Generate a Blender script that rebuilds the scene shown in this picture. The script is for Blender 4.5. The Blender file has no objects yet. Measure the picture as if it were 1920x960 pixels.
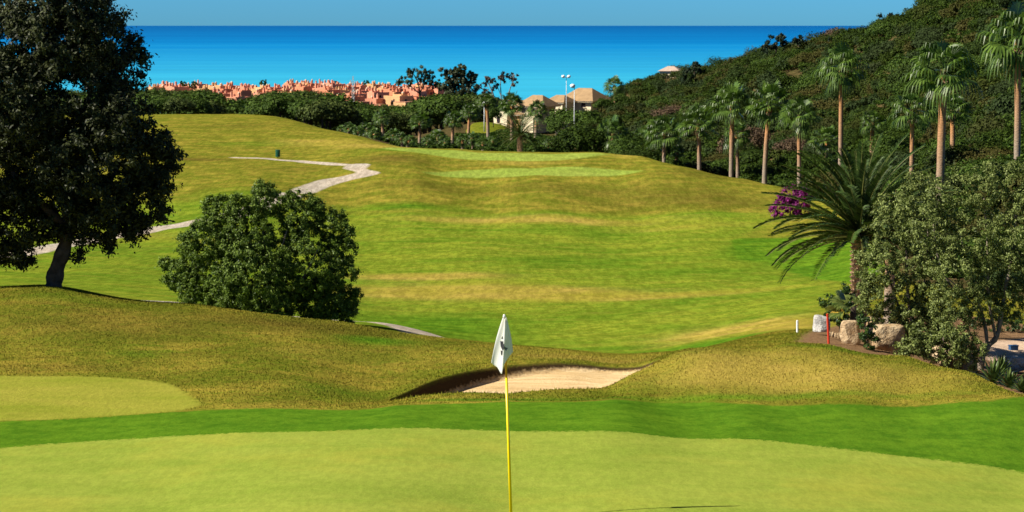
import bpy, math, random
import numpy as np
from mathutils import Vector, Matrix
R = math.radians
scene = bpy.context.scene
C = scene.collection
rng = np.random.default_rng(7)
random.seed(7)

# ------------------------------------------------------------------ camera
FPX = 4000.0                      # focal length in pixels of the 1920 px wide photograph
PITCH = math.atan(434.0 / FPX)
CAMZ = 50.0                       # metres above the sea
cam_d = bpy.data.cameras.new('camera'); cam = bpy.data.objects.new('camera', cam_d); C.objects.link(cam)
cam.location = (0, 0, CAMZ); cam.rotation_euler = (R(90) - PITCH, 0, 0)
cam_d.sensor_width = 36; cam_d.lens = 36 * FPX / 1920
cam_d.clip_start = 0.5; cam_d.clip_end = 300000
cam_d.dof.use_dof = True; cam_d.dof.focus_distance = 28; cam_d.dof.aperture_fstop = 7.5
scene.camera = cam

# ------------------------------------------------------------------ light
SUN_EL, SUN_AZ = R(39.5), R(254.5)    # azimuth clockwise from +Y: light comes from the left and a little behind
sd = Vector((math.sin(SUN_AZ) * math.cos(SUN_EL), math.cos(SUN_AZ) * math.cos(SUN_EL), math.sin(SUN_EL)))
w = bpy.data.worlds.new('World'); scene.world = w; w.use_nodes = True
nt = w.node_tree; nt.nodes.clear()
sky = nt.nodes.new('ShaderNodeTexSky'); sky.sky_type = 'NISHITA'; sky.sun_disc = False
sky.sun_elevation = SUN_EL; sky.sun_rotation = SUN_AZ; sky.air_density = 1.0; sky.dust_density = 0.3; sky.ozone_density = 4.0
mul = nt.nodes.new('ShaderNodeMix'); mul.data_type = 'RGBA'; mul.blend_type = 'MULTIPLY'; mul.inputs[0].default_value = 1
tcn = nt.nodes.new('ShaderNodeTexCoord'); spx = nt.nodes.new('ShaderNodeSeparateXYZ'); nt.links.new(tcn.outputs['Generated'], spx.inputs[0])
crs = nt.nodes.new('ShaderNodeValToRGB'); crs.color_ramp.elements[0].position = 0.0; crs.color_ramp.elements[0].color = (0.20, 0.68, 1.30, 1)
crs.color_ramp.elements[1].position = 0.35; crs.color_ramp.elements[1].color = (0.20, 0.235, 0.28, 1); ee = crs.color_ramp.elements.new(0.06); ee.color = (0.12, 0.54, 1.32, 1)
nt.links.new(spx.outputs[2], crs.inputs[0]); nt.links.new(crs.outputs[0], mul.inputs[7])
bg = nt.nodes.new('ShaderNodeBackground'); bg.inputs[1].default_value = 0.07
wo = nt.nodes.new('ShaderNodeOutputWorld')
nt.links.new(sky.outputs[0], mul.inputs[6]); nt.links.new(mul.outputs[2], bg.inputs[0]); nt.links.new(bg.outputs[0], wo.inputs[0])
sl = bpy.data.lights.new('sun', 'SUN'); sl.energy = 5.0; sl.angle = R(0.5); sl.color = (1.0, 0.93, 0.80)
so = bpy.data.objects.new('sun', sl); C.objects.link(so); so.location = (-30, -10, 90)
so.rotation_euler = sd.to_track_quat('Z', 'Y').to_euler()
scene.view_settings.view_transform = 'Standard'; scene.view_settings.look = 'None'
scene.view_settings.exposure = 0.82; scene.view_settings.gamma = 1; scene.view_settings.use_curve_mapping = False

# ------------------------------------------------------------------ picture geometry -> places in the world
cp, sp = math.cos(PITCH), math.sin(PITCH)
def ray(px, py):
    fx = (px - 960.0) / FPX; fy = (480.0 - py) / FPX
    dY = cp + fy * sp; dZ = fy * cp - sp
    return fx / dY, dZ / dY           # X/Y and z/Y (z relative to the eye)
def at(px, py, D):
    u, s = ray(px, py); return Vector((u * D, D, CAMZ + s * D))

# survey points: (picture x, picture y, distance)
S = []
def P(x, y, D): u, s = ray(x, y); S.append((u, math.log(D), s))
def Zp(x, D, z): u, s = ray(x, 500); S.append((u, math.log(D), z / D))
for x, zz in ((-300, 0.0), (300, 0), (960, 0), (1600, 0), (2200, 0.05)):
    Zp(x, 18, -4.75); P(x, 977 - zz * 200, 22.6) 
# back edge of putting green, collar and bank crest
for x, y, D in ((-300, 858, 27.8), (0, 843, 28.2), (450, 812, 29), (950, 806, 29.2), (1400, 823, 28.8), (1920, 885, 27.2), (2200, 905, 26.8)): P(x, y, D)
for x, y, D in ((-300, 795, 30.5), (0, 790, 30.7), (400, 768, 31.6), (740, 757, 32.4), (950, 749, 32.8), (1150, 744, 33), (1450, 752, 32.6), (1700, 755, 32.4), (1920, 748, 32.6), (2200, 740, 33)): P(x, y, D)
for x, y, D in ((-100, 815, 29.5), (300, 797, 30.1), (650, 783, 30.6), (950, 776, 30.9), (1200, 779, 30.7), (1400, 786, 30.5), (1600, 800, 30), (1800, 815, 29.5), (2050, 830, 29.3), (1300, 754, 32.6), (1380, 755, 32.4), (1230, 752, 32.8)): P(x, y, D)
# bank crest
for x, y, D in ((720, 757, 33.2), (950, 744, 33.6), (1100, 742, 33.6)): P(x, y, D)
# bunker rim at the back
for x, y, D in ((720, 750, 34.5), (800, 720, 36), (870, 700, 37), (950, 689, 37.8), (1080, 684, 38.4), (1200, 688, 38.6)): P(x, y, D)
# left mound front
for x, y, D in ((0, 706, 36), (300, 708, 36), (520, 730, 34.2), (0, 640, 41), (300, 645, 40.5), (600, 680, 38.5), (-300, 640, 41), (-300, 710, 36)): P(x, y, D)
# ridge line of the left mound, and the ground dropping behind it
for x, y, D in ((-300, 545, 50), (0, 540, 50.5), (100, 538, 50.5), (350, 571, 49.5), (500, 588, 48.5), (640, 604, 47.5), (790, 629, 46), (900, 641, 45), (1050, 654, 44), (1220, 664, 43), (1350, 655, 43)): P(x, y, D)
for x, y, D in ((-300, 552, 54), (0, 543, 54), (350, 575, 53), (640, 611, 52), (790, 636, 50.5), (950, 652, 49.5), (1220, 668, 48)): P(x, y, D)
for x, y, D in ((-300, 541, 66), (25, 540, 66), (340, 569, 68), (640, 600, 69.5), (720, 605, 68.5), (780, 620, 65), (900, 652, 57), (1220, 672, 54), (500, 603, 60), (250, 575, 60)): P(x, y, D)
# right mound
for x, y, D in ((1150, 741, 34), (1178, 716, 34.8), (1208, 701, 35.3), (1240, 688, 35.7), (1290, 664, 36.3), (1350, 655, 37), (1480, 645, 37.8), (1560, 648, 38), (1700, 668, 37.6), (1820, 700, 36.8), (1910, 742, 35.5), (2050, 770, 35), (2200, 775, 35),
                (1500, 700, 34.8), (1700, 710, 34.8)): P(x, y, D)
for x, y, D in ((1350, 662, 40), (1480, 655, 41), (1600, 670, 41), (1720, 700, 40.5), (1850, 735, 40), (1950, 750, 40), (2200, 770, 40)): P(x, y, D)
for x, y, D in ((1480, 628, 48), (1540, 632, 47), (1620, 645, 46), (1720, 668, 45), (1850, 700, 44), (2000, 710, 44), (1400, 640, 47), (2200, 710, 46)): P(x, y, D)
for x, y, D in ((1900, 690, 50), (1900, 640, 62), (2100, 640, 62), (1750, 640, 56), (2200, 600, 75), (1600, 612, 58), (1700, 590, 70)): P(x, y, D)
# fairway floor
for x, y, D in ((900, 640, 72), (1220, 655, 66), (1400, 622, 66), (700, 610, 76), (900, 600, 84), (1200, 620, 76), (1480, 600, 68), (1500, 560, 84), (200, 540, 82), (-300, 530, 80),
                (900, 540, 100), (1200, 540, 100), (200, 500, 102), (-300, 490, 100), (1560, 520, 98), (1650, 500, 98), (1850, 480, 98), (2200, 450, 100),
                (900, 470, 122), (1300, 460, 126), (500, 470, 120), (0, 465, 118), (1580, 455, 122), (1480, 410, 142), (1700, 400, 128),
                (900, 415, 146), (1200, 405, 150), (600, 420, 142), (300, 425, 136), (-300, 420, 140)): P(x, y, D)
# far green on its mound
for x, y, D in ((900, 372, 160), (1150, 365, 161), (1400, 372, 156), (650, 375, 158), (1000, 336, 168), (1200, 330, 169), (780, 332, 168), (1000, 318, 177), (1180, 318, 176), (820, 318, 177),
                (1000, 300, 184), (780, 298, 183), (1180, 300, 184), (960, 284, 196), (1120, 285, 195), (780, 277, 202), (850, 279, 200)): P(x, y, D)
for x, y, D in ((1200, 293, 188), (1300, 316, 180), (1400, 336, 172), (1470, 352, 165), (1500, 372, 155)): P(x, y, D)
# falls behind that crest
for x, y, D in ((780, 283, 215), (960, 290, 212), (1120, 293, 208), (1200, 303, 202), (1300, 330, 194), (1400, 350, 186), (1470, 365, 180), (1540, 378, 172), (850, 270, 250), (1000, 268, 260), (1150, 265, 260)): P(x, y, D)
# left hill
for x, y, D in ((500, 350, 160), (300, 370, 155), (0, 370, 155), (650, 325, 172), (560, 303, 186), (400, 295, 190), (300, 293, 190), (0, 300, 190), (-300, 300, 190),
                (600, 272, 205), (420, 262, 212), (300, 260, 212), (0, 265, 215), (640, 248, 232), (560, 228, 248), (520, 219, 255), (430, 215, 258), (320, 215, 258), (150, 217, 258), (0, 220, 258), (-300, 225, 258),
                (700, 262, 216), (640, 262, 262), (520, 230, 300), (320, 228, 300), (0, 232, 300), (-300, 235, 300)): P(x, y, D)
# lowland towards the coast
for x in (-400, 0, 350, 700, 1000):
    Zp(x, 400, -24); Zp(x, 600, -31); Zp(x, 850, -37); Zp(x, 1200, -42.5); Zp(x, 1500, -54); Zp(x, 2200, -75)
Zp(1180, 400, -19); Zp(1180, 650, -30); Zp(1180, 900, -40); Zp(1180, 1300, -50)
for x in (1400, 1700, 2300):
    Zp(x, 900, -38); Zp(x, 1300, -50); Zp(x, 2200, -75)
# the hill on the right
for x, y, D in ((1000, 243, 430), (915, 229, 350), (915, 247, 290), (990, 262, 320), (1040, 266, 330), (1000, 257, 375), (1090, 262, 350), (860, 262, 290), (1090, 235, 450)): P(x, y, D)
for x, y, D in ((1150, 205, 380), (1190, 175, 430), (1300, 150, 420), (1300, 200, 330), (1300, 260, 250), (1400, 120, 390), (1400, 220, 270), (1480, 102, 360), (1480, 200, 270), (1500, 300, 200),
                (1570, 85, 340), (1650, 62, 320), (1650, 180, 240), (1650, 270, 190), (1720, 38, 300), (1800, 15, 275), (1800, 150, 205), (1800, 290, 160), (1920, -30, 250), (1920, 120, 185), (1920, 240, 145),
                (2100, -80, 230), (2100, 200, 145), (2100, 60, 190), (2300, -100, 220), (2300, 200, 145), (1650, 340, 150), (1800, 370, 120), (2100, 330, 115),
                (1300, 175, 560), (1480, 150, 500), (1650, 120, 460), (1800, 90, 420), (1920, 60, 400), (2200, 40, 380), (1400, 170, 650), (1700, 160, 650), (2200, 140, 650)): P(x, y, D)

S = np.array(S)
KU = 7.0
def _phi(r2): return 0.5 * r2 * np.log(r2 + 1e-12)
_pts = np.column_stack([S[:, 0] * KU, S[:, 1] * 1.6])
_n = len(_pts)
_A = np.zeros((_n + 3, _n + 3))
_d2 = ((_pts[:, None, :] - _pts[None, :, :]) ** 2).sum(2)
_A[:_n, :_n] = _phi(_d2) + np.eye(_n) * 2e-5
_A[:_n, _n] = 1; _A[:_n, _n + 1:] = _pts
_A[_n, :_n] = 1; _A[_n + 1:, :_n] = _pts.T
_w = np.linalg.solve(_A, np.concatenate([S[:, 2], [0, 0, 0]]))
def tps(u, v):
    out = np.empty(u.shape)
    uf = u.ravel() * KU; vf = v.ravel() * 1.6; of = out.ravel()
    for i in range(0, uf.size, 20000):
        a = uf[i:i + 20000, None]; b = vf[i:i + 20000, None]
        r2 = (a - _pts[None, :, 0]) ** 2 + (b - _pts[None, :, 1]) ** 2
        of[i:i + 20000] = _phi(r2) @ _w[:_n] + _w[_n] + _w[_n + 1] * a[:, 0] + _w[_n + 2] * b[:, 0]
    return of.reshape(u.shape)
def sstep(a, b, x):
    t = np.clip((x - a) / (b - a), 0, 1); return t * t * (3 - 2 * t)
# small natural undulation: sums of sines
_wv = [(rng.uniform(0, 6.28), rng.uniform(0, 6.28), rng.uniform(0.6, 1.6)) for _ in range(10)]
def ripple(X, Y):
    z = 0
    for i, (a, ph, k) in enumerate(_wv):
        z = z + np.sin((X * math.cos(a) + Y * math.sin(a)) * k * 1.3 + ph) * 0.1
    return z
def poly_sd(X, Y, pts):                                        # signed distance, inside positive
    pts = np.asarray(pts, float); inside = np.zeros(X.shape, bool); d2 = np.full(X.shape, 1e12)
    for i in range(len(pts)):
        x0, y0 = pts[i]; x1, y1 = pts[(i + 1) % len(pts)]
        ex, ey = x1 - x0, y1 - y0; L = ex * ex + ey * ey + 1e-12
        t = np.clip(((X - x0) * ex + (Y - y0) * ey) / L, 0, 1)
        d2 = np.minimum(d2, (X - x0 - t * ex) ** 2 + (Y - y0 - t * ey) ** 2)
        c = (y0 > Y) != (y1 > Y)
        inside ^= c & (X < ex * (Y - y0) / (ey if abs(ey) > 1e-9 else 1e-9) + x0)
    d = np.sqrt(d2); return np.where(inside, d, -d)
def XY(x, D, y=700): u, s = ray(x, y); return (u * D, D)
def smooth_poly(p, it=3, closed=True):
    p = np.asarray(p, float)
    for _ in range(it):
        q = np.roll(p, -1, 0)
        if closed: p = np.stack([p * .75 + q * .25, p * .25 + q * .75], 1).reshape(-1, 2)
        else:
            a, b = p[:-1], p[1:]; p = np.vstack([p[:1], np.stack([a * .75 + b * .25, a * .25 + b * .75], 1).reshape(-1, 2), p[-1:]])
    return p
BUNKER = smooth_poly([XY(700, 33.95), XY(795, 36.0), XY(870, 37.1), XY(950, 37.9), XY(1080, 38.5), XY(1180, 38.6), XY(1226, 38.5), XY(1244, 37.7), XY(1225, 36.3), XY(1140, 35.2), XY(1000, 34.3), XY(850, 34.1)], 2)
def zrel(X, Y, bunker=True):
    X = np.asarray(X, float); Y = np.asarray(Y, float)
    Yc = np.maximum(Y, 18.0)
    u = np.clip(X / Yc, -0.33, 0.33); v = np.log(np.minimum(Yc, 2200))
    z = tps(u, v) * Yc
    z = np.maximum(z, -120)
    # ground the photographer stands on
    near = -1.75 - 3.1 * np.clip(Y / 18.0, 0, 1) ** 1.15
    k = sstep(15, 22, Y); z = np.where(Y < 22, near * (1 - k) + z * k, z)
    # small undulation, none on the mown greens nearby
    z = z + ripple(X, Y) * 0.05 * sstep(33, 40, Y) + ripple(X * .23, Y * .23) * 0.03 * sstep(60, 140, Y)
    if bunker:
        m = (np.abs(X) < 6) & (Y > 32) & (Y < 41)
        if m.any():
            s = poly_sd(X[m], Y[m], BUNKER)
            xr = np.clip((X[m] + 2.0) / 3.6, 0, 1)
            lip = 0.26 * (1 - xr) ** 1.1 + 0.10
            bowl = 0.16 + 0.0 * xr
            dz = lip * sstep(0.0, 0.17, s + 0.02) + bowl * sstep(0.1, 1.6, s)
            raised = 0.05 * np.exp(-((s + 0.25) / 0.3) ** 2) * sstep(35, 36.5, Y[m])
            zz = z[m]; zz = zz - dz + raised; z = z.copy(); z[m] = zz
    return z
def gz(x, y): return CAMZ + float(zrel(np.array([x]), np.array([y]))[0])
_RD = np.exp(np.linspace(math.log(19), math.log(1600), 900))
def hit(px, py, dmin=19):                                      # where a line of sight meets the ground
    u, s = ray(px, py); D = _RD[_RD >= dmin]
    z = zrel(u * D, D, False); g = np.nonzero(z >= s * D)[0]
    d = D[g[0]] if len(g) else D[-1]
    return (u * d, d)

# ------------------------------------------------------------------ mesh helpers
def set_props(o, label=None, cat=None, group=None, kind=None):
    if label: o['label'] = label
    if cat: o['category'] = cat
    if group: o['group'] = group
    if kind: o['kind'] = kind
    return o
def mesh_np(name, V, F, mat=None, smooth=False, attrs=None):
    me = bpy.data.meshes.new(name); V = np.asarray(V, np.float32); F = np.asarray(F, np.int32); n, k = F.shape
    me.vertices.add(len(V)); me.vertices.foreach_set('co', V.ravel())
    me.loops.add(n * k); me.loops.foreach_set('vertex_index', F.ravel())
    me.polygons.add(n); me.polygons.foreach_set('loop_start', np.arange(0, n * k, k, dtype=np.int32))
    me.polygons.foreach_set('use_smooth', np.full(n, smooth))
    me.update(calc_edges=True)
    if attrs:
        for an, av in attrs.items():
            a = me.attributes.new(an, 'FLOAT', 'POINT'); a.data.foreach_set('value', np.asarray(av, np.float32))
    if mat: me.materials.append(mat)
    return me
def link(name, me, parent=None, loc=None):
    o = bpy.data.objects.new(name, me); C.objects.link(o)
    if parent: o.parent = parent
    if loc is not None: o.location = loc
    return o
def empty(name, loc, rz=0, label=None, cat=None, group=None):
    o = bpy.data.objects.new(name, None); C.objects.link(o); o.location = loc; o.rotation_euler = (0, 0, rz)
    o.empty_display_size = 0.3
    return set_props(o, label, cat, group)
class MB:
    def __init__(s): s.v = []; s.f = []
    def add(s, v, f):
        b = len(s.v); s.v += [tuple(p) for p in v]; s.f += [tuple(i + b for i in q) for q in f]; return s
    def box(s, cx, cy, z0, sx, sy, sz, rz=0, taper=1.0):
        c, n = math.cos(rz), math.sin(rz); v = []
        for zz, k in ((z0, 1), (z0 + sz, taper)):
            for a, b in ((-1, -1), (1, -1), (1, 1), (-1, 1)):
                x, y = a * sx / 2 * k, b * sy / 2 * k; v.append((cx + x * c - y * n, cy + x * n + y * c, zz))
        return s.add(v, [(3, 2, 1, 0), (4, 5, 6, 7), (0, 1, 5, 4), (1, 2, 6, 5), (2, 3, 7, 6), (3, 0, 4, 7)])
    def tube(s, pts, rad, n=8, caps=True):
        pts = [Vector(p) for p in pts]; v = []; m = len(pts)
        for i, p in enumerate(pts):
            t = (pts[min(i + 1, m - 1)] - pts[max(i - 1, 0)]).normalized()
            a = t.cross(Vector((0.3, 1, 0.1))).normalized(); b = t.cross(a).normalized()
            r = rad[i] if hasattr(rad, '__len__') else rad
            for k in range(n):
                an = 2 * math.pi * k / n; v.append(p + a * math.cos(an) * r + b * math.sin(an) * r)
        f = [(i * n + k, i * n + (k + 1) % n, (i + 1) * n + (k + 1) % n, (i + 1) * n + k) for i in range(m - 1) for k in range(n)]
        if caps: f += [tuple(range(n))[::-1], tuple(range((m - 1) * n, m * n))]
        return s.add(v, f)
    def build(s, name, mat, parent=None, smooth=False, loc=None):
        me = bpy.data.meshes.new(name); me.from_pydata(s.v, [], s.f); me.update()
        if smooth: me.polygons.foreach_set('use_smooth', [True] * len(s.f))
        if mat: me.materials.append(mat)
        return link(name, me, parent, loc)
def copy_tree(o, loc, rz=None, sc=None, label=None):
    c = o.copy(); C.objects.link(c); c.location = loc
    if rz is not None: c.rotation_euler = (0, 0, rz)
    if sc is not None: c.scale = sc if hasattr(sc, '__len__') else (sc, sc, sc)
    if label: c['label'] = label
    for ch in o.children:
        d = ch.copy(); C.objects.link(d); d.parent = c
        for g in ch.children:
            e = g.copy(); C.objects.link(e); e.parent = d
    return c

# ------------------------------------------------------------------ materials
class NT:
    def __init__(s, name):
        s.m = bpy.data.materials.new(name); s.m.use_nodes = True; s.t = s.m.node_tree; s.t.nodes.clear()
        s.out = s.n('ShaderNodeOutputMaterial'); s.b = s.n('ShaderNodeBsdfPrincipled'); s.l(s.b.outputs[0], s.out.inputs[0])
    def n(s, t, **k):
        x = s.t.nodes.new(t)
        for a, b in k.items(): setattr(x, a, b)
        return x
    def l(s, a, b): s.t.links.new(a, b)
    def put(s, sock, v):
        if isinstance(v, bpy.types.NodeSocket): s.l(v, sock)
        elif hasattr(v, '__len__'): sock.default_value = tuple(v) + (1,) if len(v) == 3 and len(sock.default_value) == 4 else v
        else: sock.default_value = v
    def math(s, op, a, b=None, clamp=False):
        x = s.n('ShaderNodeMath', operation=op, use_clamp=clamp); s.put(x.inputs[0], a)
        if b is not None: s.put(x.inputs[1], b)
        return x.outputs[0]
    def mix(s, f, a, b, mode='MIX'):
        x = s.n('ShaderNodeMix', data_type='RGBA', blend_type=mode); s.put(x.inputs[0], f); s.put(x.inputs[6], a); s.put(x.inputs[7], b); return x.outputs[2]
    def noise(s, scale, detail=3, rough=0.55, vec=None, sc3=None, dist=0):
        x = s.n('ShaderNodeTexNoise'); x.inputs['Scale'].default_value = scale; x.inputs['Detail'].default_value = detail; x.inputs['Roughness'].default_value = rough
        x.inputs['Distortion'].default_value = dist
        g = s.n('ShaderNodeNewGeometry').outputs['Position'] if vec is None else vec
        if sc3: mp = s.n('ShaderNodeMapping'); mp.inputs['Scale'].default_value = sc3; s.l(g, mp.inputs[0]); g = mp.outputs[0]
        s.l(g, x.inputs['Vector']); return x.outputs[0]
    def rng(s, v, a, b, c=0, d=1, smooth=False):
        x = s.n('ShaderNodeMapRange'); x.clamp = True
        if smooth: x.interpolation_type = 'SMOOTHSTEP'
        s.put(x.inputs[0], v)
        for i, q in enumerate((a, b, c, d)): x.inputs[i + 1].default_value = q
        return x.outputs[0]
    def attr(s, n):
        x = s.n('ShaderNodeAttribute', attribute_name=n); return x.outputs['Fac']
    def bump(s, h, strength=0.5, dist=0.05):
        x = s.n('ShaderNodeBump'); x.inputs['Strength'].default_value = strength; x.inputs['Distance'].default_value = dist
        s.l(h, x.inputs['Height']); s.l(x.outputs[0], s.b.inputs['Normal'])
    def fin(s, col, rough=0.8, spec=0.3):
        s.put(s.b.inputs['Base Color'], col); s.put(s.b.inputs['Roughness'], rough); s.b.inputs['Specular IOR Level'].default_value = spec
        return s.m
def simple(name, col, rough=0.7, var=0.15, scale=3, spec=0.3, bump=0):
    t = NT(name); n = t.noise(scale, 4); a = [c * (1 - var) for c in col]; b = [min(1, c * (1 + var)) for c in col]
    if bump: t.bump(n, 0.6, bump)
    return t.fin(t.mix(t.rng(n, .3, .7), a, b), rough, spec)

def turf_material():
    t = NT('turf')
    fine = t.noise(38, 3, .7); mid = t.noise(5.5, 4, .7); tuft = t.noise(14, 4, .75); big = t.noise(0.55, 4, .6); huge = t.noise(0.07, 4, .6)
    streak = t.noise(.7, 6, .72, sc3=(0.6, 1.1, 1)); far = t.noise(0.22, 7, .74, sc3=(0.6, 1.0, 1), dist=.4)
    edge = t.math('MULTIPLY', t.math('SUBTRACT', tuft, 0.5), 0.5)
    def mask(nm, w=.05): return t.rng(t.math('ADD', t.attr(nm), edge), .5 - w, .5 + w, smooth=True)
    # rough: straw over olive green
    straw = (0.31, 0.245, 0.036); olive = (0.095, 0.128, 0.010); dull = (0.185, 0.185, 0.020)
    f = t.rng(t.math('ADD', t.math('MULTIPLY', mid, .55), t.math('MULTIPLY', tuft, .45)), .38, .62)
    rough = t.mix(f, olive, dull); rough = t.mix(t.rng(t.math('ADD', t.math('MULTIPLY', tuft, .4), t.math('MULTIPLY', big, .6)), .46, .60), rough, straw)
    rough = t.mix(t.rng(t.noise(1.7, 5, .75), .50, .66, 0, .75), rough, (0.165, 0.135, 0.020)); rough = t.mix(t.rng(t.noise(1.1, 5, .75, dist=.5), .53, .68, 0, .7), rough, (0.10, 0.165, 0.010))
    # mown fairway
    fair = t.mix(t.rng(far, .38, .60), (0.100, 0.182, 0.012), (0.215, 0.252, 0.022))
    fair = t.mix(t.rng(streak, .50, .68, 0, .45), fair, (0.27, 0.245, 0.035))
    fair = t.mix(t.rng(t.noise(2.2, 6, .85, sc3=(.7, 1.0, 1)), .49, .57, 0, .55), fair, (0.078, 0.145, 0.010))
    col = t.mix(mask('fair', .2), rough, fair)
    col = t.mix(t.rng(t.math('MULTIPLY', t.attr('brown'), t.math('ADD', t.math('MULTIPLY', far, 1.3), .35)), .15, .9, 0, .85), col, t.mix(t.rng(far, .42, .58), (0.135, 0.095, 0.02), (0.10, 0.105, 0.012)))
    col = t.mix(t.rng(t.math('MULTIPLY', t.attr('dry'), t.math('ADD', t.math('MULTIPLY', streak, 1.5), .25)), .15, .9, 0, .9), col, t.mix(t.rng(far, .4, .6), (0.38, 0.28, 0.06), (0.27, 0.235, 0.03)))
    col = t.mix(t.rng(t.math('MULTIPLY', t.attr('lush'), t.math('ADD', t.math('MULTIPLY', far, 1.0), .5)), .15, .9, 0, .9), col, t.mix(t.rng(streak, .42, .6), (0.050, 0.140, 0.008), (0.11, 0.215, 0.012)))
    # apron, far greens
    ap = t.mix(t.rng(streak, .35, .7), (0.21, 0.24, 0.025), (0.31, 0.29, 0.045)); col = t.mix(mask('apron', .08), col, ap)
    fg = t.mix(t.rng(far, .4, .6), (0.22, 0.30, 0.045), (0.28, 0.34, 0.06)); col = t.mix(mask('fargreen', .12), col, fg)
    # collar
    cl = t.mix(t.rng(t.math('ADD', t.math('MULTIPLY', fine, .5), t.math('MULTIPLY', streak, .5)), .35, .65), (0.050, 0.130, 0.008), (0.12, 0.225, 0.013))
    cl = t.mix(t.rng(t.noise(2.6, 6, .8), .45, .62, 0, .6), cl, (0.035, 0.105, 0.006))
    col = t.mix(mask('collar'), col, cl)
    # putting green
    gn = t.mix(t.rng(streak, .42, .60), (0.19, 0.255, 0.032), (0.26, 0.305, 0.046)); gn = t.mix(t.rng(t.noise(9, 3, .7, sc3=(.4, 1.3, 1)), .3, .7, 0, .35), gn, (0.15, 0.23, 0.022))
    gn = t.mix(t.rng(fine, .42, .62, 0, .55), gn, (0.29, 0.335, 0.055)); gn = t.mix(t.rng(big, .48, .68, 0, .6), gn, (0.31, 0.31, 0.045))
    col = t.mix(mask('green', .03), col, gn)
    # scrubby soil, bare soil
    soil = t.mix(t.rng(t.noise(0.8, 5, .7), .4, .62), (0.05, 0.05, 0.015), (0.11, 0.075, 0.035))
    col = t.mix(mask('scrub', .1), col, soil)
    mulch = t.mix(t.rng(t.noise(22, 4, .8), .35, .65), (0.10, 0.05, 0.025), (0.30, 0.19, 0.10)); col = t.mix(mask('mulch', .06), col, mulch)
    pave = t.mix(t.rng(t.noise(6, 4), .35, .65), (0.52, 0.36, 0.24), (0.66, 0.50, 0.36)); col = t.mix(mask('pave', .06), col, pave)
    pth = t.mix(t.rng(t.noise(3, 4), .35, .65), (0.38, 0.33, 0.26), (0.52, 0.46, 0.38)); pth = t.mix(t.rng(huge, .45, .6, 0, .5), pth, (0.46, 0.36, 0.27))
    col = t.mix(t.rng(t.attr('path'), .42, .58), col, pth)
    gr = t.rng(t.noise(1, 4, .8, sc3=(2.6, .42, 1)), .42, .60, .78, 1.16); gr2 = t.rng(t.noise(1, 4, .8, sc3=(13, 3.2, 1)), .40, .62, .90, 1.08)
    gp = t.n('ShaderNodeNewGeometry'); gs = t.n('ShaderNodeSeparateXYZ'); t.l(gp.outputs['Position'], gs.inputs[0])
    col = t.mix(t.rng(gs.outputs[1], 44, 66), col, t.mix(1.0, col, gr, 'MULTIPLY')); col = t.mix(1.0, col, gr2, 'MULTIPLY')
    # sand, raked in faint bands
    band = t.noise(1.6, 4, .7, sc3=(.35, 5, 9), dist=.6); grit = t.noise(30, 4, .8)
    sn = t.mix(t.rng(band, .38, .62), (0.60, 0.41, 0.19), (0.78, 0.60, 0.34)); sn = t.mix(t.rng(grit, .3, .7, 0, .45), sn, (0.42, 0.28, 0.14)); sn = t.mix(t.rng(t.noise(1, 5, .8, sc3=(.9, 7, 12), dist=1.2), .56, .64, 0, .65), sn, (0.34, 0.22, 0.11))
    
    col = t.mix(t.rng(t.math('ADD', t.attr('lip'), t.math('MULTIPLY', edge, .2)), .46, .54), col, (0.05, 0.033, 0.016))  # shadow under the bunker lip, painted in as a dark band
    sm = t.rng(t.math('ADD', t.attr('sand'), t.math('MULTIPLY', edge, .25)), .47, .53); col = t.mix(sm, col, sn)
    # relief
    rr = t.math('SUBTRACT', 1.0, t.math('MAXIMUM', mask('green'), t.math('MULTIPLY', mask('collar'), .75)), True)
    h = t.math('ADD', t.math('MULTIPLY', tuft, t.math('ADD', rr, .12)), t.math('MULTIPLY', fine, .25)); h = t.math('ADD', h, t.math('MULTIPLY', t.math('MULTIPLY', band, sm), 1.6))
    t.bump(h, .55, .05)
    t.b.inputs['Sheen Weight'].default_value = 0.0
    return t.fin(col, .95, .0)
TURF = turf_material()

def leaf_mat(name, dark, light, rough=.5, spec=.3, patch=0.5, patch2=None, trans=0.25):
    t = NT(name); g = t.n('ShaderNodeNewGeometry')
    f = t.math('ADD', t.math('MULTIPLY', g.outputs['Random Per Island'], .65), t.math('MULTIPLY', t.noise(patch, 2), .35))
    col = t.mix(t.rng(f, .2, .8), dark, light)
    if patch2: 
        v = t.n('ShaderNodeTexVoronoi'); v.inputs['Scale'].default_value = patch2[0]; t.l(g.outputs['Position'], v.inputs['Vector'])
        sx = t.n('ShaderNodeSeparateColor'); t.l(v.outputs['Color'], sx.inputs[0])
        col = t.mix(t.rng(sx.outputs[0], .62, .9, 0, .8), col, patch2[1]); col = t.mix(t.rng(sx.outputs[1], .6, .9, 0, .8), col, patch2[2])
    t.fin(col, rough, spec)
    if trans:
        tr = t.n('ShaderNodeBsdfTranslucent'); t.put(tr.inputs[0], t.mix(1.0, col, (1.0, 1.1, .5), 'MULTIPLY'))
        ms = t.n('ShaderNodeMixShader'); ms.inputs[0].default_value = trans
        t.l(t.b.outputs[0], ms.inputs[1]); t.l(tr.outputs[0], ms.inputs[2]); t.l(ms.outputs[0], t.out.inputs[0])
    return t.m
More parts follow.
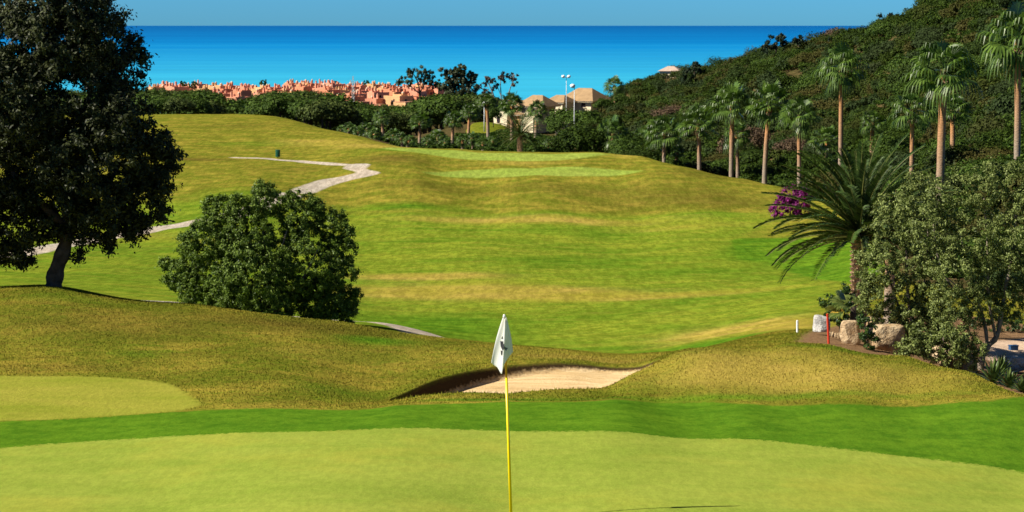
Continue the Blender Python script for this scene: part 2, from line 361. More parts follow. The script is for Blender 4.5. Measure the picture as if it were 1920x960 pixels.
#TERRAIN
# ------------------------------------------------------------------ terrain
def rows():
    y = list(np.linspace(-70, 16, 40)); v = 16.5
    while v < 2200:
        y.append(v)
        v *= 1.0011 if 35.4 < v < 39 else 1.0024 if 32 < v < 52 else 1.0035 if v < 100 else 1.0042 if v < 262 else 1.013 if v < 500 else 1.03
    return np.array(y)
YR = rows()
ui = np.linspace(-.262, .262, 900); uo = np.linspace(.0, 1, 26)[1:] ** 1.6 * 0.75
U = np.concatenate([-.262 - uo[::-1], ui, .262 + uo])
wY = np.where(YR > 0, np.sqrt(np.maximum(YR, 0) ** 2 + 14 ** 2), 14 + np.maximum(-YR, 0) * .6)
wY = np.where(YR > 40, YR + (np.sqrt(40. ** 2 + 14 ** 2) - 40) * np.exp(-(YR - 40) / 30), wY)
GX = U[None, :] * wY[:, None]; GY = np.repeat(YR[:, None], len(U), 1)
# mown zones, paths
def hp(l, dmin=19): return [hit(x, y, dmin) for x, y in l]
POLY = {
 'green': smooth_poly([XY(-700, 14), (-9, 12), (0, 11), (9, 12), XY(2600, 15)] + hp([(2300, 935), (2050, 905), (1920, 885), (1750, 862), (1600, 845), (1400, 824), (1150, 812), (900, 806), (650, 807), (400, 815), (150, 830), (0, 843), (-200, 860)]), 2),
 'collar': smooth_poly([(-16, 8), (0, 6), (16, 8)] + hp([(2300, 738), (2100, 742), (1920, 756), (1750, 761), (1600, 760), (1400, 759), (1320, 757), (1240, 756), (1150, 752), (950, 753), (740, 762), (400, 770), (200, 783), (0, 791), (-200, 797), (-400, 800)]), 2),
 'apron': smooth_poly(hp([(-300, 700), (0, 707), (180, 708), (310, 716), (348, 738), (392, 768), (200, 783), (0, 791), (-300, 798)]), 2),
}
def wp(l): return [XY(x, D, 500) for x, D in l]
POLY['fair'] = smooth_poly(wp([(-500, 56), (600, 57), (900, 55), (1180, 58), (1300, 62), (1560, 70), (1590, 95), (1470, 107), (1385, 120), (1385, 132), (1470, 142), (1400, 149), (1000, 151), (640, 149), (300, 152), (-500, 152)]), 2)
POLY['fargreen'] = smooth_poly(hp([(785, 324), (850, 319), (1000, 317), (1140, 317), (1215, 320), (1180, 327), (1050, 333), (900, 334), (820, 330)]), 2)
FG2 = smooth_poly(hp([(690, 278), (800, 279), (960, 289), (1120, 286), (1150, 292), (1060, 302), (940, 302), (800, 290)]), 2)
BIN_AT = hit(521, 297)
PATH1 = smooth_poly(hp([(535, 362), (560, 350), (600, 338), (645, 330), (672, 324), (655, 320), (640, 317), (655, 309), (696, 308), (690, 314), (684, 318), (718, 324), (700, 330), (650, 339), (610, 352), (585, 365)]), 1)
PATH2 = hp([(-150, 500), (0, 484), (80, 467), (180, 449), (290, 429), (350, 421), (430, 408), (545, 368)])
PATH3 = wp([(-500, 65), (25, 66), (340, 68), (560, 69.5), (660, 69.5), (740, 67.5), (790, 64), (850, 56), (900, 51)])
PATH4 = hp([(650, 310), (600, 306), (560, 303), (500, 298), (440, 296)])
def line_d(X, Y, pts):
    d2 = np.full(X.shape, 1e12)
    for (x0, y0), (x1, y1) in zip(pts[:-1], pts[1:]):
        ex, ey = x1 - x0, y1 - y0; t = np.clip(((X - x0) * ex + (Y - y0) * ey) / (ex * ex + ey * ey), 0, 1)
        d2 = np.minimum(d2, (X - x0 - t * ex) ** 2 + (Y - y0 - t * ey) ** 2)
    return np.sqrt(d2)
BLOBS = {
 'dry': [(880, 548, 270, 14, 1.5), (800, 520, 160, 7, 1.2), (1250, 556, 250, 6, .8), (1380, 617, 170, 9, 1.1), (1480, 612, 60, 9, .9), (1000, 412, 260, 8, 1.1), (600, 268, 90, 7, 1), (700, 274, 80, 5, .9), (980, 306, 90, 5, .8),
         (1300, 425, 160, 7, .5), (1180, 292, 40, 6, .8), (450, 455, 120, 8, .6), (1400, 700, 200, 40, .9), (1650, 710, 220, 30, .7), (1100, 672, 200, 10, .8), (150, 750, 200, 18, .5), (200, 440, 150, 6, .7), (1520, 445, 50, 6, .7), (640, 670, 200, 20, .35)],
 'brown': [(1260, 372, 170, 22, .75), (1000, 352, 320, 12, .55), (1400, 385, 90, 14, .4), (440, 237, 110, 8, .5), (740, 298, 80, 10, .9), (560, 318, 110, 8, .5), (330, 298, 130, 3, 1.2), (200, 610, 300, 40, .5), (600, 615, 200, 14, .7), (1330, 330, 90, 8, .7), (1600, 700, 200, 25, .6), (100, 690, 200, 10, .5), (780, 345, 120, 9, .3)],
 'lush': [(915, 236, 50, 14, .45), (1490, 472, 110, 22, 2.2), (1560, 505, 60, 18, 2.2), (820, 610, 220, 22, .9), (440, 368, 120, 16, .7), (760, 388, 170, 10, .8), (1100, 440, 180, 6, .5), (760, 282, 90, 4, .8), (700, 640, 80, 8, 1), (1100, 490, 250, 8, .5),
          (1250, 510, 200, 8, .6), (1500, 590, 60, 10, .4), (260, 665, 80, 9, .5), (640, 735, 140, 14, .45), (1350, 748, 260, 5, .8), (900, 751, 180, 4, .9), (1570, 655, 110, 4, .5), (140, 560, 130, 10, .5), (480, 270, 120, 6, .5), (1720, 745, 200, 6, .4)],
}
BW = {}
for k, l in BLOBS.items():
    BW[k] = []
    for x, y, rx, ry, s in l:
        c = hit(x, y); a = hit(x, y - ry); b = hit(x, y + ry)
        BW[k].append((c[0], c[1], rx * c[1] / FPX, max(.3, min(abs(a[1] - c[1]), 2.5 * abs(c[1] - b[1]) + .5)), max(.3, abs(c[1] - b[1])), s))
BW['lush'].append((XY(1310, 60)[0], 60, 1.5, 4, 5, 2.5))
SEMI = smooth_poly(hp([(1374, 446), (1382, 462), (1440, 483), (1500, 501), (1560, 526), (1640, 540), (1660, 450), (1500, 447)]), 2)
MULCH = smooth_poly([XY(1480, 41), XY(1530, 39.5), XY(1700, 40), XY(1980, 41), XY(2100, 60), XY(1850, 75), XY(1600, 66), XY(1530, 52), XY(1495, 46)], 1)
PAVE = smooth_poly([XY(1850, 47), XY(2200, 46), XY(2300, 64), XY(1850, 66)], 1)
SCRUB = wp([(640, 240), (700, 214), (780, 208), (900, 206), (1120, 203), (1200, 197), (1300, 188), (1400, 180), (1470, 173), (1530, 158), (1620, 130), (1680, 90), (2000, 78), (2600, 75), (2600, 2500), (-1500, 2500), (-1500, 275), (0, 268), (450, 268), (560, 260)])
def masks(X, Y):
    m = {}
    near = Y < 60
    def sub(sel, fn, default=0.0):
        o = np.full(X.shape, default); 
        if sel.any(): o[sel] = fn(X[sel], Y[sel])
        return o
    for k in ('green', 'collar', 'apron'):
        m[k] = sub(near, lambda a, b: np.clip(.5 + poly_sd(a, b, POLY[k]) / 1.2, 0, 1))
    m['fair'] = sub((Y > 40) & (Y < 190), lambda a, b: np.clip(.5 + poly_sd(a, b, POLY['fair']) / 8, 0, 1))
    m['fargreen'] = sub((Y > 150) & (Y < 230), lambda a, b: np.clip(.5 + np.maximum(poly_sd(a, b, POLY['fargreen']), poly_sd(a, b, FG2)) / 4, 0, 1))
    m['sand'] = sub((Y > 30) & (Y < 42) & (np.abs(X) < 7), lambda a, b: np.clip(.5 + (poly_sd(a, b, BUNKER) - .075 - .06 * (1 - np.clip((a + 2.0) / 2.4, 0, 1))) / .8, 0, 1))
    m['lip'] = sub((Y > 30) & (Y < 42) & (np.abs(X) < 7), lambda a, b: np.clip(.5 + (poly_sd(a, b, BUNKER) - .005) / .8, 0, 1))  # where the lip's shadow is painted
    m['scrub'] = sub(Y > 70, lambda a, b: np.clip(.5 + poly_sd(a, b, SCRUB) / 6, 0, 1))
    gx_, gy_ = XY(915, 318); m['scrub'] = m['scrub'] * (((X - gx_) / 3.2) ** 2 + ((Y - gy_) / 40) ** 2 > 1)
    m['mulch'] = sub((Y > 34) & (Y < 85) & (X > 3), lambda a, b: np.clip(.5 + poly_sd(a, b, MULCH) / 2, 0, 1))
    m['pave'] = sub((Y > 34) & (Y < 85) & (X > 3), lambda a, b: np.clip(.5 + poly_sd(a, b, PAVE) / 2, 0, 1))
    def pf(a, b):
        d = np.maximum(1.0 - line_d(a, b, PATH3), 0.95 - line_d(a, b, PATH2)); d = np.maximum(d, .55 - line_d(a, b, PATH4)); return np.clip(.5 + np.maximum(d, poly_sd(a, b, PATH1)) / 1.6, 0, 1)
    m['path'] = sub((Y > 45) & (Y < 230) & (X < 20), pf)
    for k, l in BW.items():
        v = np.zeros(X.shape)
        for cx, cy, rx, rf, rb, s in l:
            ry = np.where(Y > cy, rf, rb); v += s * np.exp(-(((X - cx) / rx) ** 2 + ((Y - cy) / ry) ** 2) ** 1.0)
        if k == 'lush': v = v + 1.3 * sub((Y > 70) & (Y < 160) & (X > 5), lambda a, b: sstep(-.5, .5, poly_sd(a, b, SEMI)))
        m[k] = np.clip(v, 0, 1.5)
    return m
GZ = zrel(GX, GY) + CAMZ
MK = masks(GX.ravel(), GY.ravel())
nr, nc = GX.shape
idx = np.arange(nr * nc).reshape(nr, nc)
Q = np.stack([idx[:-1, :-1], idx[:-1, 1:], idx[1:, 1:], idx[1:, :-1]], -1).reshape(-1, 4)
VV = np.column_stack([GX.ravel(), GY.ravel(), GZ.ravel()])
def fm(k): return MK[k][Q].mean(1)
zone = np.zeros(len(Q), int)
zone[fm('fair') > .5] = 1; zone[fm('scrub') > .5] = 2
zone[fm('apron') > .5] = 3; zone[fm('fargreen') > .5] = 4; zone[fm('collar') > .5] = 5; zone[fm('green') > .5] = 6
zone[fm('mulch') > .5] = 7; zone[fm('pave') > .5] = 8; zone[fm('path') > .5] = 9; zone[fm('sand') > .5] = 10
ZN = ['rough_grass', 'fairway', 'hillside_ground', 'apron_grass', 'distant_green', 'collar_grass', 'putting_green', 'planting_bed_soil', 'paving', 'path', 'bunker_sand']
for i, nme in enumerate(ZN):
    f = Q[zone == i]
    if not len(f): continue
    used, inv = np.unique(f, return_inverse=True)
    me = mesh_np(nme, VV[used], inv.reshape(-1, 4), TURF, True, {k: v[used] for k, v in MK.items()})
    set_props(link(nme, me), kind='structure')

# ------------------------------------------------------------------ sea
t = NT('sea_water')
g = t.n('ShaderNodeNewGeometry'); sx = t.n('ShaderNodeSeparateXYZ'); t.l(g.outputs['Position'], sx.inputs[0])
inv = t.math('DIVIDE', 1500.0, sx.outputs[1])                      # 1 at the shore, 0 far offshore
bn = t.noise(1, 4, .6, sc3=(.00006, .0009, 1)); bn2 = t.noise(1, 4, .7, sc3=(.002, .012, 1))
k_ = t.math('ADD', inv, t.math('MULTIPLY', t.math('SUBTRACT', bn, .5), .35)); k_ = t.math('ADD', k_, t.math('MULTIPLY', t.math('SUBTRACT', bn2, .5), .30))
col = t.mix(t.rng(k_, .0, .30), (0.0, 0.085, 0.29), (0.0, 0.18, 0.46)); col = t.mix(t.rng(k_, .25, .8), col, (0.03, 0.35, 0.55))  # shallow-water tint, with the reflection's fade towards the horizon painted in
col = t.mix(t.rng(t.noise(1, 3, .7, sc3=(.00003, .00022, 1)), .52, .64, 0, .4), col, (0.0, 0.075, 0.28))
wv = t.rng(t.noise(1, 6, .8, sc3=(.0012, .010, 1)), .38, .62, .93, 1.06); col = t.mix(1.0, col, wv, 'MULTIPLY')
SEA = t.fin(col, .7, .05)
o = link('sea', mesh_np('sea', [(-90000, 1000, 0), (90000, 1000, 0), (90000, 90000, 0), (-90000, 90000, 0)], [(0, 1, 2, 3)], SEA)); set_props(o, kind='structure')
# ------------------------------------------------------------------ foliage tools
def unit(n, r=rng):
    v = r.normal(size=(n, 3)); return v / np.linalg.norm(v, axis=1, keepdims=True)
def leaf_quads(c, size, aspect=.45, jitter=.35, r=rng, nrm=None, bias=1.0):
    n = len(c); N = unit(n, r)
    if nrm is not None: N = N + nrm * bias; N /= np.linalg.norm(N, axis=1, keepdims=True) + 1e-9
    a = np.cross(N, unit(n, r)); a /= np.linalg.norm(a, axis=1, keepdims=True) + 1e-9
    b = np.cross(N, a)
    s = (size * (1 + r.uniform(-jitter, jitter, n)))[:, None] * .5
    V = np.stack([c - a * s, c + b * s * aspect, c + a * s, c - b * s * aspect], 1).reshape(-1, 3)
    return V, np.arange(n * 4).reshape(-1, 4)
def lobe_leaves(lobes, dens, per, cr, r=rng, inner=.5):
    """lobes: x,y,z,rx,ry,rz. Small sprays of leaves sit on and inside each lobe; returns places and outward directions."""
    out, nn = [], []
    for x, y, z, rx, ry, rz in lobes:
        n = max(4, int(dens * (rx * ry + ry * rz + rx * rz) / 3))
        d = unit(n, r); k = r.uniform(inner, 1.0, n) ** .5 * (1 + .10 * r.normal(size=n))
        c = np.column_stack([x + d[:, 0] * rx * k, y + d[:, 1] * ry * k, z + d[:, 2] * rz * k])
        # each spray is a little mound of its own
        m = r.poisson(per, n) + 1; cc = np.repeat(c, m, 0); dd = np.repeat(d, m, 0); g = unit(len(cc), r); q = r.uniform(.3, 1, len(cc))[:, None]
        out.append(cc + g * q * cr * np.array([1, 1, .9]) * r.lognormal(0, .35, len(cc))[:, None]); v = g * .7 + dd * .9 + np.array([0, 0, .25]); nn.append(v)
    return np.concatenate(out), np.concatenate(nn)
BARK = simple('bark_dark', (0.075, 0.055, 0.04), .9, .5, 6, .1, .05)
BARKG = simple('bark_grey', (0.22, 0.18, 0.14), .9, .4, 8, .1, .03)
def lobes_px(l, D, base, fy=1.0, rr=random):
    o = []
    for e in l:
        x, y, r_ = e[:3]; dy = e[3] if len(e) > 3 else rr.uniform(-.5, .5) * r_ * D / FPX * 1.2
        p = at(x, y, D) - base; R_ = r_ * D / FPX
        o.append((p.x, p.y + dy, p.z, R_, R_ * fy, R_))
    return o
def px_tree(name, label, cat, D, bx, lobes, leafmat, leaf, dens, per, cr, trunks, bark=BARK, aspect=.45, group=None, fy=1.0, seed=1, inner=.5, crown='crown', keep=None):
    """trunks: list of (list of (px,py,dY), r0, r1) going up from the base."""
    r = np.random.default_rng(seed); rr = random.Random(seed)
    u, _ = ray(bx, 500); bxw = u * D; base = Vector((bxw, D, gz(bxw, D)))
    e = empty(name, base, 0, label, cat, group)
    L = lobes_px(lobes, D, base, fy, rr)
    c, nv = lobe_leaves(L, dens, per, cr, r, inner)
    # nothing grows below the ground
    g = zrel(c[:, 0] + base.x, c[:, 1] + base.y) + CAMZ - base.z; kk = c[:, 2] > g + .02; c = c[kk]; nv = nv[kk]
    V, Q_ = leaf_quads(c, leaf, aspect, r=r, nrm=nv, bias=.8)
    link(crown, mesh_np(crown, V, Q_, leafmat), e)
    for i, (pts, r0, r1) in enumerate(trunks):
        m = MB(); q = []
        for k, (x, y, dy) in enumerate(pts): p = at(x, y, D) - base; q.append(Vector((p.x, p.y + dy, p.z)))
        if i == 0 or pts[0][1] is None: pass
        if pts[0][2] == 0: q[0].z = zrel(np.array([q[0].x + base.x]), np.array([D]))[0] + CAMZ - base.z - .08
        # smooth the limb
        q = [Vector(a) for a in smooth_poly3(q)]
        n = len(q); rad = [(r0 + (r1 - r0) * (k / (n - 1)) ** .8) * (1 + .12 * math.sin(k * 1.7 + i)) for k in range(n)]
        if r0 > .1: rad[0] *= 1.5; rad[1] *= 1.15
        m.tube(q, rad, 9 if r0 > .03 else 5)
        m.build('trunk' if i == 0 else 'limb', bark, e, True)
    return e
def smooth_poly3(p, it=2):
    p = np.array([tuple(a) for a in p])
    for _ in range(it):
        a, b = p[:-1], p[1:]; p = np.vstack([p[:1], np.stack([a * .75 + b * .25, a * .25 + b * .75], 1).reshape(-1, 3), p[-1:]])
    return p

# ------------------------------------------------------------------ big tree on the left
L_OLIVE = leaf_mat('leaves_dark_oak', (0.009, 0.013, 0.004), (0.050, 0.060, 0.016), .55, .2, 1.5, trans=.08)
px_tree('evergreen_tree', 'large dark evergreen tree with leaning trunk on the left mound', 'tree', 50.6, 102,
    [(110, 60, 95), (185, 75, 70), (40, 90, 90), (212, 140, 58), (120, 170, 120), (20, 200, 110), (225, 225, 70), (272, 300, 58), (296, 268, 34), (180, 300, 105), (80, 320, 120), (-40, 300, 110),
     (268, 375, 50), (190, 392, 66), (105, 385, 70), (20, 415, 66), (-60, 420, 80), (235, 412, 40), (150, 432, 28), (200, 435, 24), (28, 470, 30), (-10, 480, 28), (322, 305, 17), (-80, 200, 90), (-50, 100, 70),
     (305, 340, 24), (300, 400, 20), (150, 20, 60), (60, 20, 60), (255, 110, 22), (45, 488, 18, 0), (205, 460, 14, 0), (148, 478, 14, 0), (255, 440, 16, 0), (-60, 10, 60), (-120, 330, 90), (-140, 220, 80)],
    L_OLIVE, .105, 115, 66, .17,
    [([(100, 540, 0), (103, 510, 0.02), (122, 462, 0.05), (128, 420, 0.1), (115, 340, .1), (110, 220, 0)], .235, .10), ([(126, 440, .1), (165, 390, .3), (215, 320, .4)], .12, .05), ([(125, 430, .1), (70, 370, -.2), (10, 300, -.3)], .12, .05),
     ([(120, 380, .1), (150, 260, .2), (175, 120, .3)], .09, .04), ([(118, 350, .1), (60, 230, .3), (40, 100, .1)], .09, .04)], BARK, .42, fy=1.15, seed=3)

# ------------------------------------------------------------------ round bush beyond the ridge
L_BUSH = leaf_mat('leaves_bush', (0.030, 0.060, 0.008), (0.18, 0.26, 0.04), .5, .18, 2.0, trans=.25)
px_tree('round_bush', 'big round bright-topped green bush standing just beyond the left mound', 'bush', 60, 500,
    [(497, 375, 34), (488, 352, 15), (420, 405, 40), (395, 385, 18), (560, 405, 42), (620, 425, 34), (385, 450, 45), (460, 440, 60), (640, 475, 32), (335, 515, 30), (400, 520, 55), (480, 510, 80), (575, 500, 70), (640, 512, 30), (600, 560, 52), (652, 560, 22),
     (500, 580, 60), (430, 560, 50), (365, 540, 32), (312, 497, 14), (590, 392, 18), (655, 440, 14), (350, 465, 22), (668, 552, 12), (655, 590, 18), (545, 375, 16), (450, 382, 20), (325, 530, 16), (620, 590, 40), (380, 570, 30)],
    L_BUSH, .066, 330, 64, .10,
    [([(500, 610, 0), (500, 560, .1), (490, 500, .1), (495, 420, 0)], .10, .03), ([(500, 600, .05), (440, 530, .2), (410, 450, .1)], .06, .02), ([(500, 600, .05), (560, 540, -.2), (600, 460, 0)], .06, .02), ([(500, 590, 0), (520, 500, -.4), (540, 430, -.3)], .05, .02)], BARKG, .5, seed=5, fy=1.1)

# ------------------------------------------------------------------ large bush on the right, with planting bed
L_GREY = leaf_mat('leaves_grey_olive', (0.055, 0.08, 0.016), (0.27, 0.32, 0.095), .5, .18, 2.5, trans=.22)
px_tree('olive_bush', 'tall airy grey-green olive bush with a crooked pale trunk at the right edge', 'bush', 44.5, 1845,
    [(1768, 372, 40), (1835, 352, 42), (1900, 345, 45), (1960, 370, 60), (1740, 430, 50), (1820, 440, 70), (1910, 440, 70), (1990, 450, 60), (1790, 510, 60), (1870, 510, 60), (1950, 520, 45), (1770, 570, 45), (1840, 570, 45), (1900, 555, 36), (1860, 318, 18), (1800, 325, 18),
     (1925, 312, 16), (1880, 585, 22), (1800, 610, 36), (1945, 570, 22), (1990, 380, 60), (2030, 450, 60), (1905, 600, 14, 0)],
    L_GREY, .055, 260, 60, .085,
    [([(1838, 712, 0), (1840, 672, 0), (1852, 648, 0), (1872, 632, 0), (1880, 570, 0.05), (1900, 480, 0), (1905, 400, 0)], .085, .03), ([(1852, 650, 0.02), (1848, 600, .1), (1820, 520, .1), (1800, 430, .1)], .05, .015), ([(1868, 636, 0.02), (1850, 560, -.1), (1850, 450, -.1), (1845, 370, 0)], .04, .012),
     ([(1800, 560, .1), (1760, 500, 0), (1750, 420, 0)], .03, .01), ([(1840, 590, .1), (1790, 530, -.2), (1740, 500, -.2)], .02, .008)], BARKG, .42, seed=7, inner=.35)
px_tree('olive_bush', 'dense bluish-green bush leaning over the boulders in front of the feathery palm', 'bush', 45.5, 1700,
    [(1700, 372, 34), (1738, 350, 26), (1665, 425, 42), (1715, 430, 48), (1650, 500, 44), (1705, 510, 50), (1625, 480, 22), (1640, 550, 34), (1700, 580, 44), (1745, 560, 40), (1740, 620, 34), (1680, 612, 22), (1712, 335, 14), (1660, 385, 18), (1740, 480, 40), (1760, 600, 30), (1625, 530, 18), (1690, 642, 24), (1728, 655, 28), (1650, 596, 20), (1705, 600, 40), (1620, 545, 22), (1614, 510, 14), (1622, 578, 13)],
    L_GREY, .055, 290, 60, .08,
    [([(1715, 690, 0), (1712, 620, 0), (1700, 540, 0), (1700, 450, 0)], .06, .02), ([(1712, 640, 0.02), (1680, 560, .1), (1655, 480, 0)], .04, .01), ([(1708, 600, 0), (1735, 520, -.1), (1740, 420, 0)], .03, .01)], BARKG, .45, seed=8, inner=.35)
px_tree('low_shrub', 'low pale-leaved shrub on the bank under the olive bushes', 'bush', 43.2, 1765,
    [(1745, 655, 26), (1790, 665, 30), (1775, 640, 34), (1735, 640, 28), (1835, 655, 20), (1690, 655, 16), (1765, 630, 28), (1705, 650, 20), (1810, 640, 26), (1720, 625, 22), (1815, 680, 16)], L_GREY, .06, 300, 40, .08,
    [([(1765, 690, 0), (1768, 650, 0), (1770, 620, 0)], .03, .01)], BARKG, .5, seed=9, inner=.3)
px_tree('dark_shrub', 'small dark rounded shrub growing between the two squared boulders', 'bush', 44.6, 1625,
    [(1625, 618, 20), (1630, 640, 18), (1622, 600, 14)], leaf_mat('leaves_dark_green', (0.015, 0.04, 0.008), (0.07, 0.13, 0.02), .4, .4, 3), .055, 420, 40, .06,
    [([(1626, 655, 0), (1626, 630, 0)], .02, .008)], BARK, .5, seed=10)
px_tree('dark_shrub', 'dark green conical shrub behind the small fan palm leaves', 'bush', 50.5, 1568,
    [(1552, 566, 17), (1572, 585, 24), (1590, 560, 22), (1580, 545, 14), (1596, 590, 22), (1556, 592, 12)], bpy.data.materials['leaves_dark_green'], .055, 420, 40, .06,
    [([(1575, 612, 0), (1575, 580, 0)], .03, .01)], BARK, .5, seed=11)

# ------------------------------------------------------------------ palms
PALM_LEAF = leaf_mat('palm_leaf', (0.022, 0.052, 0.008), (0.12, 0.20, 0.030), .42, .35, 1.2, trans=.22)
PALM_DEAD = simple('palm_dead_leaf', (0.14, 0.09, 0.045), .8, .35, 6)
def fan_leaf(V, F, base, d, Lp, Lf, r, segs=15, spread=1.9, droop=.5):
    d = d / np.linalg.norm(d); up = np.array([0, 0, 1.0]); s = np.cross(d, up); s /= np.linalg.norm(s) + 1e-9; nrm = np.cross(s, d)
    c = base + d * Lp + np.array([0, 0, -.10 * Lp]); w_ = .02 * Lp
    k = len(V); V += [base - s * w_, base + s * w_, c + s * w_, c - s * w_]; F.append((k, k + 1, k + 2, k + 3))
    roll = r.uniform(-.6, .6); s2 = s * math.cos(roll) + nrm * math.sin(roll)
    for i in range(segs):
        a = (i / (segs - 1) - .5) * spread * 2 * .5 * 1.7
        e = d * math.cos(a) + s2 * math.sin(a); pr = -d * math.sin(a) + s2 * math.cos(a)
        L = Lf * (1 - .25 * abs(a) / 1.6) * r.uniform(.88, 1.08); hw = Lf * .055
        m = c + e * L * .55; t1 = c + e * L * .85 + np.array([0, 0, -droop * L * .22]); t2 = c + e * L * .98 + np.array([0, 0, -droop * L * .62])
        k = len(V); V += [c, c + pr * .001, m + pr * hw, m - pr * hw, t1 + pr * hw * .6, t1 - pr * hw * .6, t2 + pr * hw * .12, t2 - pr * hw * .12]
        F += [(k, k + 1, k + 2, k + 3), (k + 3, k + 2, k + 4, k + 5), (k + 5, k + 4, k + 6, k + 7)]
def fan_crown(seed, n=34, low=-.75, droop=.6):
    r = np.random.default_rng(seed); V, F = [], []
    for i in range(n):
        el = math.asin(np.clip(low + (1 - low) * ((i + .5) / n) ** .85, -1, 1)) + r.uniform(-.1, .1); az = i * 2.399 + r.uniform(-.3, .3)
        d = np.array([math.cos(az) * math.cos(el), math.sin(az) * math.cos(el), math.sin(el)])
        sz = r.uniform(.85, 1.1) * (1 - .2 * max(0, -el))
        fan_leaf(V, F, np.array([0, 0, 0.0]), d, .50 * sz, .50 * sz, r, droop=droop * (1 + .6 * max(0, -el)))
    return mesh_np('palm_crown', np.array(V), np.array(F), PALM_LEAF)
FC = [fan_crown(20 + i, n=[34, 30, 38, 32][i], low=[-.6, -.75, -.5, -.85][i], droop=[.6, .9, .7, 1.0][i]) for i in range(4)]
def dead_mesh(seed):
    r = np.random.default_rng(seed); V, F = [], []
    for i in range(9):
        az = i * .698 + r.uniform(-.2, .2); d = np.array([math.cos(az) * .45, math.sin(az) * .45, -.9])
        fan_leaf(V, F, np.array([0, 0, -.06]), d, .22, .28, r, 9, 1.0, .5)
    return mesh_np('dead_fronds', np.array(V), np.array(F), PALM_DEAD)
DM = [dead_mesh(50), dead_mesh(51)]
t = NT('palm_trunk'); h = t.attr('hh'); nn = t.noise(5, 3, .6, sc3=(1, 1, 6))
col = t.mix(t.rng(t.math('ADD', h, t.math('MULTIPLY', nn, .25)), .35, .95), (0.30, 0.24, 0.18), (0.50, 0.22, 0.075)); col = t.mix(t.rng(t.noise(3, 4, .7, sc3=(1, 1, 9)), .45, .7, 0, .5), col, (0.16, 0.09, 0.045)); col = t.mix(t.rng(h, .90, .97), col, (0.085, 0.08, 0.025)); t.bump(nn, .8, .06)
PTRUNK = t.fin(col, .85, .15)
def palm_trunk(H, r0, r1, lean, seed, n=26):
    r = random.Random(seed); m = MB(); pts = []; rad = []
    for i in range(n):
        k = i / (n - 1); pts.append((lean[0] * k * k, lean[1] * k * k, H * k)); b = 1 + (.5 if i == 0 else .2 if i == 1 else 0)
        swell = 1.25 if .90 < k < .97 else 1.0
        rad.append((r0 + (r1 - r0) * k) * b * swell * (1 + r.uniform(-.04, .04)))
    m.tube(pts, rad, 10); me = bpy.data.meshes.new('trunk'); me.from_pydata(m.v, [], m.f); me.update(); me.polygons.foreach_set('use_smooth', [True] * len(m.f))
    a = me.attributes.new('hh', 'FLOAT', 'POINT'); a.data.foreach_set('value', np.array([v[2] / H for v in m.v], np.float32)); me.materials.append(PTRUNK)
    return me
def fan_palm(px, D, cy, rpx, label, tr=.16, group=None, lean=0, var=None, name='fan_palm', rad=1.0, seed=None):
    seed = seed if seed is not None else int(px * 7 + D); r = random.Random(seed)
    lean = lean + r.uniform(-3.5, 3.5)
    top = at(px, cy, D); bx = top.x - lean * D / FPX; bz = gz(bx, D); H = max(.35, top.z - bz)
    e = empty(name, (bx, D, bz - .05), 0, label, 'palm', group)
    link('trunk', palm_trunk(H + .05, tr * 1.1, tr * .9, (lean * D / FPX, 0), seed), e)
    Rm = rpx * D / FPX * 1.3; v = var if var is not None else r.randrange(4)
    c = link('crown', FC[v], e, (lean * D / FPX, 0, H)); c.scale = (Rm * r.uniform(.85, 1.1), Rm * r.uniform(.85, 1.1), Rm * rad * r.uniform(.85, 1.15)); c.rotation_euler = (0, 0, r.uniform(0, 6.28))
    if H > 2:
        d = link('dead_fronds', DM[r.randrange(2)], e, (lean * D / FPX, 0, H)); d.scale = (Rm * .8,) * 3; d.rotation_euler = (0, 0, r.uniform(0, 6.28))
    return e
row = 'fan palms standing in a row along the right of the fairway'
fan_palm(1246, 197, 250, 34, 'short fan palm at the left end of the row below the hill', .17, row, 2)
fan_palm(1309, 193, 232, 36, 'fan palm with bare orange trunk, second from the left of the row', .19, row, 0)
fan_palm(1373, 184, 197, 42, 'tall fan palm with grey lower trunk and a smaller palm behind it', .19, row, 3, 2)
fan_palm(1381, 192, 252, 28, 'smaller fan palm close behind a taller trunk in the row', .16, row, 0)
fan_palm(1444, 176, 197, 42, 'tall slightly leaning fan palm rising from the mound edge left of the flowers', .19, row, 6, 0)
fan_palm(1497, 172, 215, 38, 'fan palm with spreading crown standing behind the magenta flowers', .17, row, -1)
fan_palm(1577, 165, 125, 46, 'tall slender fan palm alone on the lower slope with a drooping crown', .17, row, 1, 3)
fan_palm(1636, 175, 228, 28, 'short fan palm with bright orange trunk on the slope between two tall ones', .17, row, 0)
fan_palm(1711, 128, 205, 44, 'medium fan palm with orange trunk left of the thickest palm', .13, row, 0)
fan_palm(1770, 112, 130, 62, 'thickest and nearest fan palm with orange trunk on the right slope', .21, row, 2, 1)
fan_palm(1908, 118, 70, 72, 'tall fan palm at the right edge of the picture with shaggy crown', .17, row, -2, 3)
fan_palm(1786, 135, 205, 34, 'shaded fan palm half hidden behind the thickest palm trunk', .16, row, 0)
fan_palm(1550, 190, 262, 32, 'low yellowish fan palm on the slope behind the feathery palm', .17, row, 0)
fan_palm(1200, 225, 262, 26, 'short dark fan palm just left of the palm row', .17, row, 0)
fan_palm(1149, 212, 250, 32, 'bright yellow-green fan palm right of the far green', .19, row, 0)
fan_palm(1152, 395, 160, 19, 'lone fan palm on the skyline between the villa and the hill', .3, None, 0, 3)
mid = 'fan palms behind the far green'
fan_palm(912, 255, 190, 20, 'slender fan palm with tall pink trunk near the white villa wall', .2, mid, 0, 2)
fan_palm(960, 252, 196, 24, 'fan palm with full crown in front of the white villa wing', .22, mid, 1)
fan_palm(1007, 268, 206, 20, 'fan palm standing in front of the villa entrance', .22, mid, 0)
